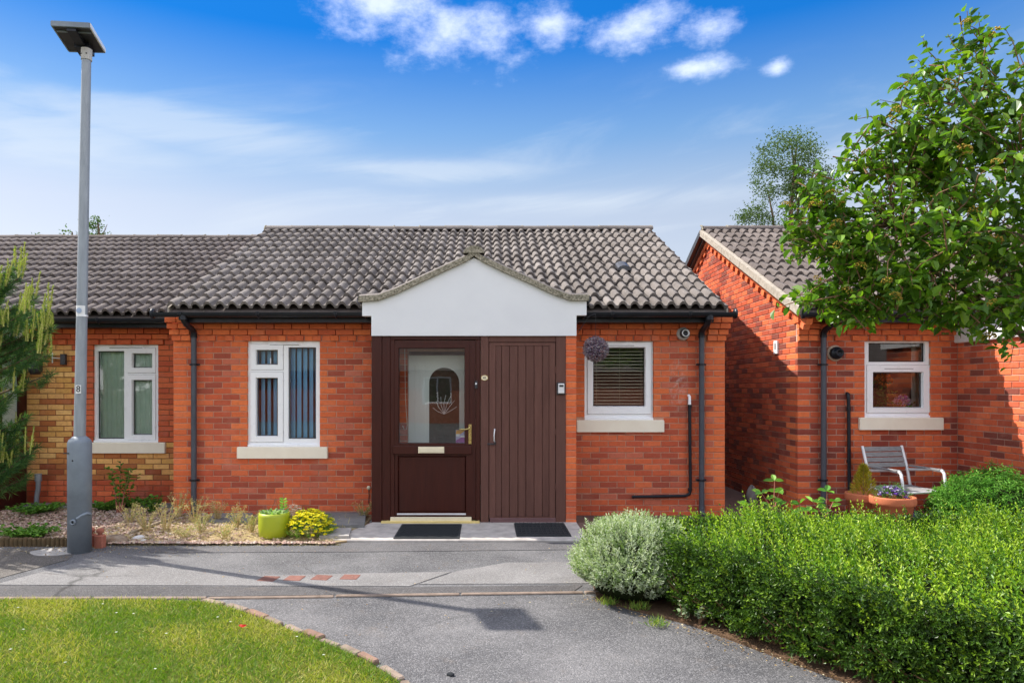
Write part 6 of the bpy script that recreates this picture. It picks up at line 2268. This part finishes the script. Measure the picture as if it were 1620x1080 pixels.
for i in big:
    o = link(bpy.data.objects.new('leaf', lvl[random.choices(range(4), [.3, .32, .18, .2])[0]]), crown)
    d = Vector(D[i]).normalized()
    nn_ = Vector(N[i])
    sx_ = d.cross(nn_).normalized()
    nn_ = sx_.cross(d).normalized()
    mm_ = Matrix((sx_, d, nn_)).transposed()
    o.location = C[i]
    o.rotation_euler = mm_.to_euler()
    o.scale = (L[i],) * 3
# yellow-green bud clusters
cm = MB()
rr2 = random.Random(3)
for i in range(40):
    a, z = rr2.uniform(0, 6.28), rr2.uniform(-.3, 1)
    r_ = math.sqrt(max(0, 1 - z * z)) * .026
    c = Vector((r_ * math.cos(a), r_ * math.sin(a), z * .020))
    s = rr2.uniform(.0028, .0055)
    cm.add([tuple(c + Vector(q) * s) for q in oct_v.tolist()], [tuple(f) for f in oct_f.tolist()], True)
cme = cm.mesh('flower_cluster', simple('yellow_buds', (0.27, 0.25, 0.035), (0.34, 0.19, 0.03), 40, .8, .15))
for i in rng.choice(nt - len(SPR), 110, replace=False):
    o = link(bpy.data.objects.new('flower_cluster', cme), tree)
    o.location = tips[i] + tipd[i] * .02
    o.rotation_euler = (random.uniform(-.6, .6), random.uniform(-.6, .6), random.uniform(0, 6))
    o.scale = (random.uniform(1.0, 1.7),) * 3

# ------------------------------------------------------------------ pine at the left edge
PB = Vector((-6.22, -.85, 0))
pine = empty('pine_tree', tuple(PB))
tag(pine, 'dark green pine with upright pale candles at the left edge', 'tree')
MB().tube([(0, 0, -.05), (.05, 0, 1.2), (.0, .03, 2.4), (.05, 0, 3.2)], [.09, .075, .05, .015], 9).build('trunk', M['bark'], pine)
br = MB()
NC, ND, NL, NTn = [], [], [], []
KC, KD, KL, KT = [], [], [], []
cnd = MB()


def tuft(p, d, L_, nn, ln, cols):
    d = np.array(d) / np.linalg.norm(d)
    t_ = rng.uniform(0, 1, nn)
    c = np.array(p) - d * (t_ * L_)[:, None]
    dd = norm(rng.normal(size=(nn, 3)) * .75 + d * .75)
    NC.append(c)
    ND.append(dd)
    NL.append(rng.uniform(.7, 1.15, nn) * ln)
    NTn.append(pick(cols, nn))


PINE = [(0.055, 0.145, 0.045), (0.080, 0.185, 0.050), (0.115, 0.22, 0.055), (0.036, 0.098, 0.038)]
ends = []
for i in range(112):
    z = random.uniform(.55, 3.05)
    reach = ((.88 if z < 1.55 else 1.08) if z < 2.35 else 1.08 - (z - 2.35) * .7) * random.uniform(.55, 1.0)
    if 1.15 < z < 1.62:
        reach *= .80
    a = random.uniform(-1.9, 1.35)
    ends.append((Vector((0.02, 0, z - .30)), Vector((math.cos(a) * reach, math.sin(a) * reach, z + random.uniform(-.05, .12)))))
# branches seen best in the photograph
for px, py in ((70, 560), (78, 590), (60, 520), (40, 470), (55, 500), (30, 440), (20, 420), (66, 545), (72, 520), (48, 540), (25, 520), (30, 660), (24, 700), (15, 640), (5, 720), (12, 690), (28, 735)):
    q = Vector((SX(px, PB.y) - PB.x, random.uniform(-.25, .25), SZ(py, PB.y)))
    ends.append((Vector((.02, 0, q.z - .35)), q))
for a, b in ends:
    m = a.lerp(b, .5) + Vector((0, 0, -.06))
    br.tube([a, m, b], [.022, .014, .006], 5, caps=False)
    d = (b - m).normalized() + Vector((0, 0, .45))
    tuft(b, d, .26, 230, .115, PINE)
    tuft(m.lerp(b, .55), d, .24, 150, .11, PINE)
    if b.z > 1.9 or random.random() < .25:
        for k in range(random.randint(2, 4)):
            p = b + Vector((random.uniform(-.06, .06), random.uniform(-.06, .06), 0))
            h = random.uniform(.16, .36)
            lean = Vector((random.uniform(-.02, .07), random.uniform(-.04, .04), h))
            cnd.tube([p, p + lean * .5, p + lean], [.009, .008, .005], 5, caps=False)
            nn = 150
            t_ = rng.uniform(.05, 1, nn)
            KC.append(np.array(p) + np.array(lean) * t_[:, None])
            KD.append(norm(rng.normal(size=(nn, 3)) * .42 + np.array(lean / h)))
            KL.append(rng.uniform(.025, .055, nn) * (1.15 - .6 * t_))
            KT.append(pick([(0.34, 0.42, 0.06), (0.42, 0.49, 0.09), (0.26, 0.36, 0.05)], nn))
br.build('branches', M['bark'], pine)
tag(cnd.build('candles', simple('pine_candle', (0.50, 0.46, 0.15), (0.40, 0.40, 0.10), 30, .8), pine), kind='stuff')
NC, ND, NL, NTn = np.vstack(NC), np.vstack(ND), np.hstack(NL), np.vstack(NTn)
foliage('crown', NC, ND, rdir(len(NC)), NL, .0058, NTn, M['leaf_matt'], pine, fold=.1)
KC, KD, KL, KT = np.vstack(KC), np.vstack(KD), np.hstack(KL), np.vstack(KT)
foliage('young_needles', KC, KD, rdir(len(KC)), KL, .0065, KT, M['leaf_matt'], pine, fold=.1)


# ------------------------------------------------------------------ trees behind the roofs
def far_tree(name, loc, label, trunk_pts, lobes, nleaf, cols, leafl, stems=None, cat='tree'):
    e = empty(name, loc)
    tag(e, label, cat, 'trees behind the roofs')
    t_ = MB()
    for pts, r0 in trunk_pts:
        t_.tube(pts, [r0, r0 * .7, r0 * .25], 6, caps=False)
    t_.build('trunk', M['bark'], e)
    C = []
    for cx, cy, cz, rx, ry, rz, w in lobes:
        nn = int(nleaf * w)
        cl = max(4, nn // 36)
        d = rdir(cl)
        cc = np.array([cx, cy, cz]) + d * np.array([rx, ry, rz]) * rng.uniform(.25, 1, (cl, 1)) ** .5
        k = rng.choice(cl, nn)
        C.append(cc[k] + rng.normal(size=(nn, 3)) * np.array([.20, .20, .18]) * max(rx, .8) / 1.3)
    C = np.vstack(C)
    nn = len(C)
    foliage('crown', C, rdir(nn) + np.array([0, 0, -.4]), rdir(nn), leafl * rng.uniform(.6, 1.2, nn), leafl * .45, pick(cols, nn), M['leaf_matt'], e)
    return e


FY = 16.0
fx_ = lambda px: SX(px, FY)
fz_ = lambda py: SZ(py, FY)
cxx = fx_(1245)
k_ = (FY - CAM_Y) / 1080
far_tree('birch_tree', (cxx, FY, 0), 'slim airy tree standing behind the right-hand roof',
         [([(0, 0, 0), (.15, 0, fz_(330)), (.35, 0, fz_(230))], .10), ([(.5, 0, 0), (.55, 0, fz_(340)), (1.1, 0, fz_(250))], .09), ([(-.2, 0, 0), (-.5, 0, fz_(345)), (-.7, 0, fz_(300))], .06), ([(.2, .3, 0), (.5, .2, fz_(320)), (.2, .1, fz_(225))], .07)],
         [(0.1, 0, fz_(247), 1.20, .9, .85, .36), (.85, 0, fz_(285), .95, .8, .85, .24), (-.80, 0, fz_(285), .45, .5, .75, .08), (.9, 0, fz_(335), .7, .6, .7, .12), (-1.2, 0, fz_(345), .60, .5, .55, .10), (.1, 0, fz_(315), .75, .5, .8, .09), (-.5, 0, fz_(350), .6, .5, .4, .05)],
         10500, [(0.055, 0.10, 0.03), (0.08, 0.135, 0.04), (0.11, 0.165, 0.06), (0.04, 0.075, 0.025)], .10)
for px, py, w, h, nn, lab in ((155, 362, .48, .42, 420, 'leafy treetop showing over the left roof right of the lamp post'), (114, 374, .22, .28, 140, 'small treetop sprig over the left roof just left of the lamp post'), (68, 378, .26, .14, 80, 'thin treetop twigs over the left roof near the pine')):
    zc = fz_(py)
    far_tree('far_tree', (fx_(px), FY, 0), lab, [([(0, 0, 0), (0.05, 0, zc - .5), (0, 0, zc + h * .6)], .09), ([(0, 0, zc - .9), (.15, 0, zc - .3), (w * .7, 0, zc + h * .4)], .03)], [(0, 0, zc - .1, w, .5, h, 1.0), (0, 0, zc - .8, w * 2.0, .8, .5, .9)], nn, [(0.06, 0.12, 0.03), (0.10, 0.18, 0.05), (0.05, 0.09, 0.03)], .12)


# ------------------------------------------------------------------ the bungalow across the drive, which the glass mirrors
OY = -25.0
HO = empty('bungalow', (0, OY, 0))
tag(HO, 'brick bungalow across the drive, mirrored in the window glass', 'bungalow', 'terraced brick bungalows')
ow = MB()
holes_o = [(-7.6, -6.5, .9, 2.2), (-3.0, -1.6, .9, 2.2), (1.2, 2.2, 0.0, 2.1), (4.0, 5.3, .9, 2.2), (10.0, 11.2, .9, 2.2), (18.0, 19.2, .9, 2.2)]
wall_body(ow, -16, 28, -.1, 2.5, holes_o, -.15, 0)
ow.build('wall', simple('sunlit_red_brick', (0.42, 0.12, 0.06), (0.30, 0.085, 0.05), 14, .9, .1), HO)
for a, b, c, d in holes_o:
    f_ = MB()
    frame_sheet(f_, (a, b, c, d), [(a + .08, (a + b) / 2 - .03, c + .08, d - .08), ((a + b) / 2 + .03, b - .08, c + .08, d - .08)], -.05, -.10)
    w_ = f_.build('window', M['upvc'], HO)
    MB().box(a, b, -.12, -.11, c, d).build('pane', M['dark_glass'], w_)
ro = MB()
ro.add([(-16.3, .35, 2.5), (28.3, .35, 2.5), (28.3, -3.5, 4.4), (-16.3, -3.5, 4.4), (28.3, -7.3, 2.5), (-16.3, -7.3, 2.5)], [(0, 1, 2, 3), (3, 2, 4, 5), (0, 3, 5), (1, 4, 2)])
ro.build('roof', M['tile_brown'], HO)
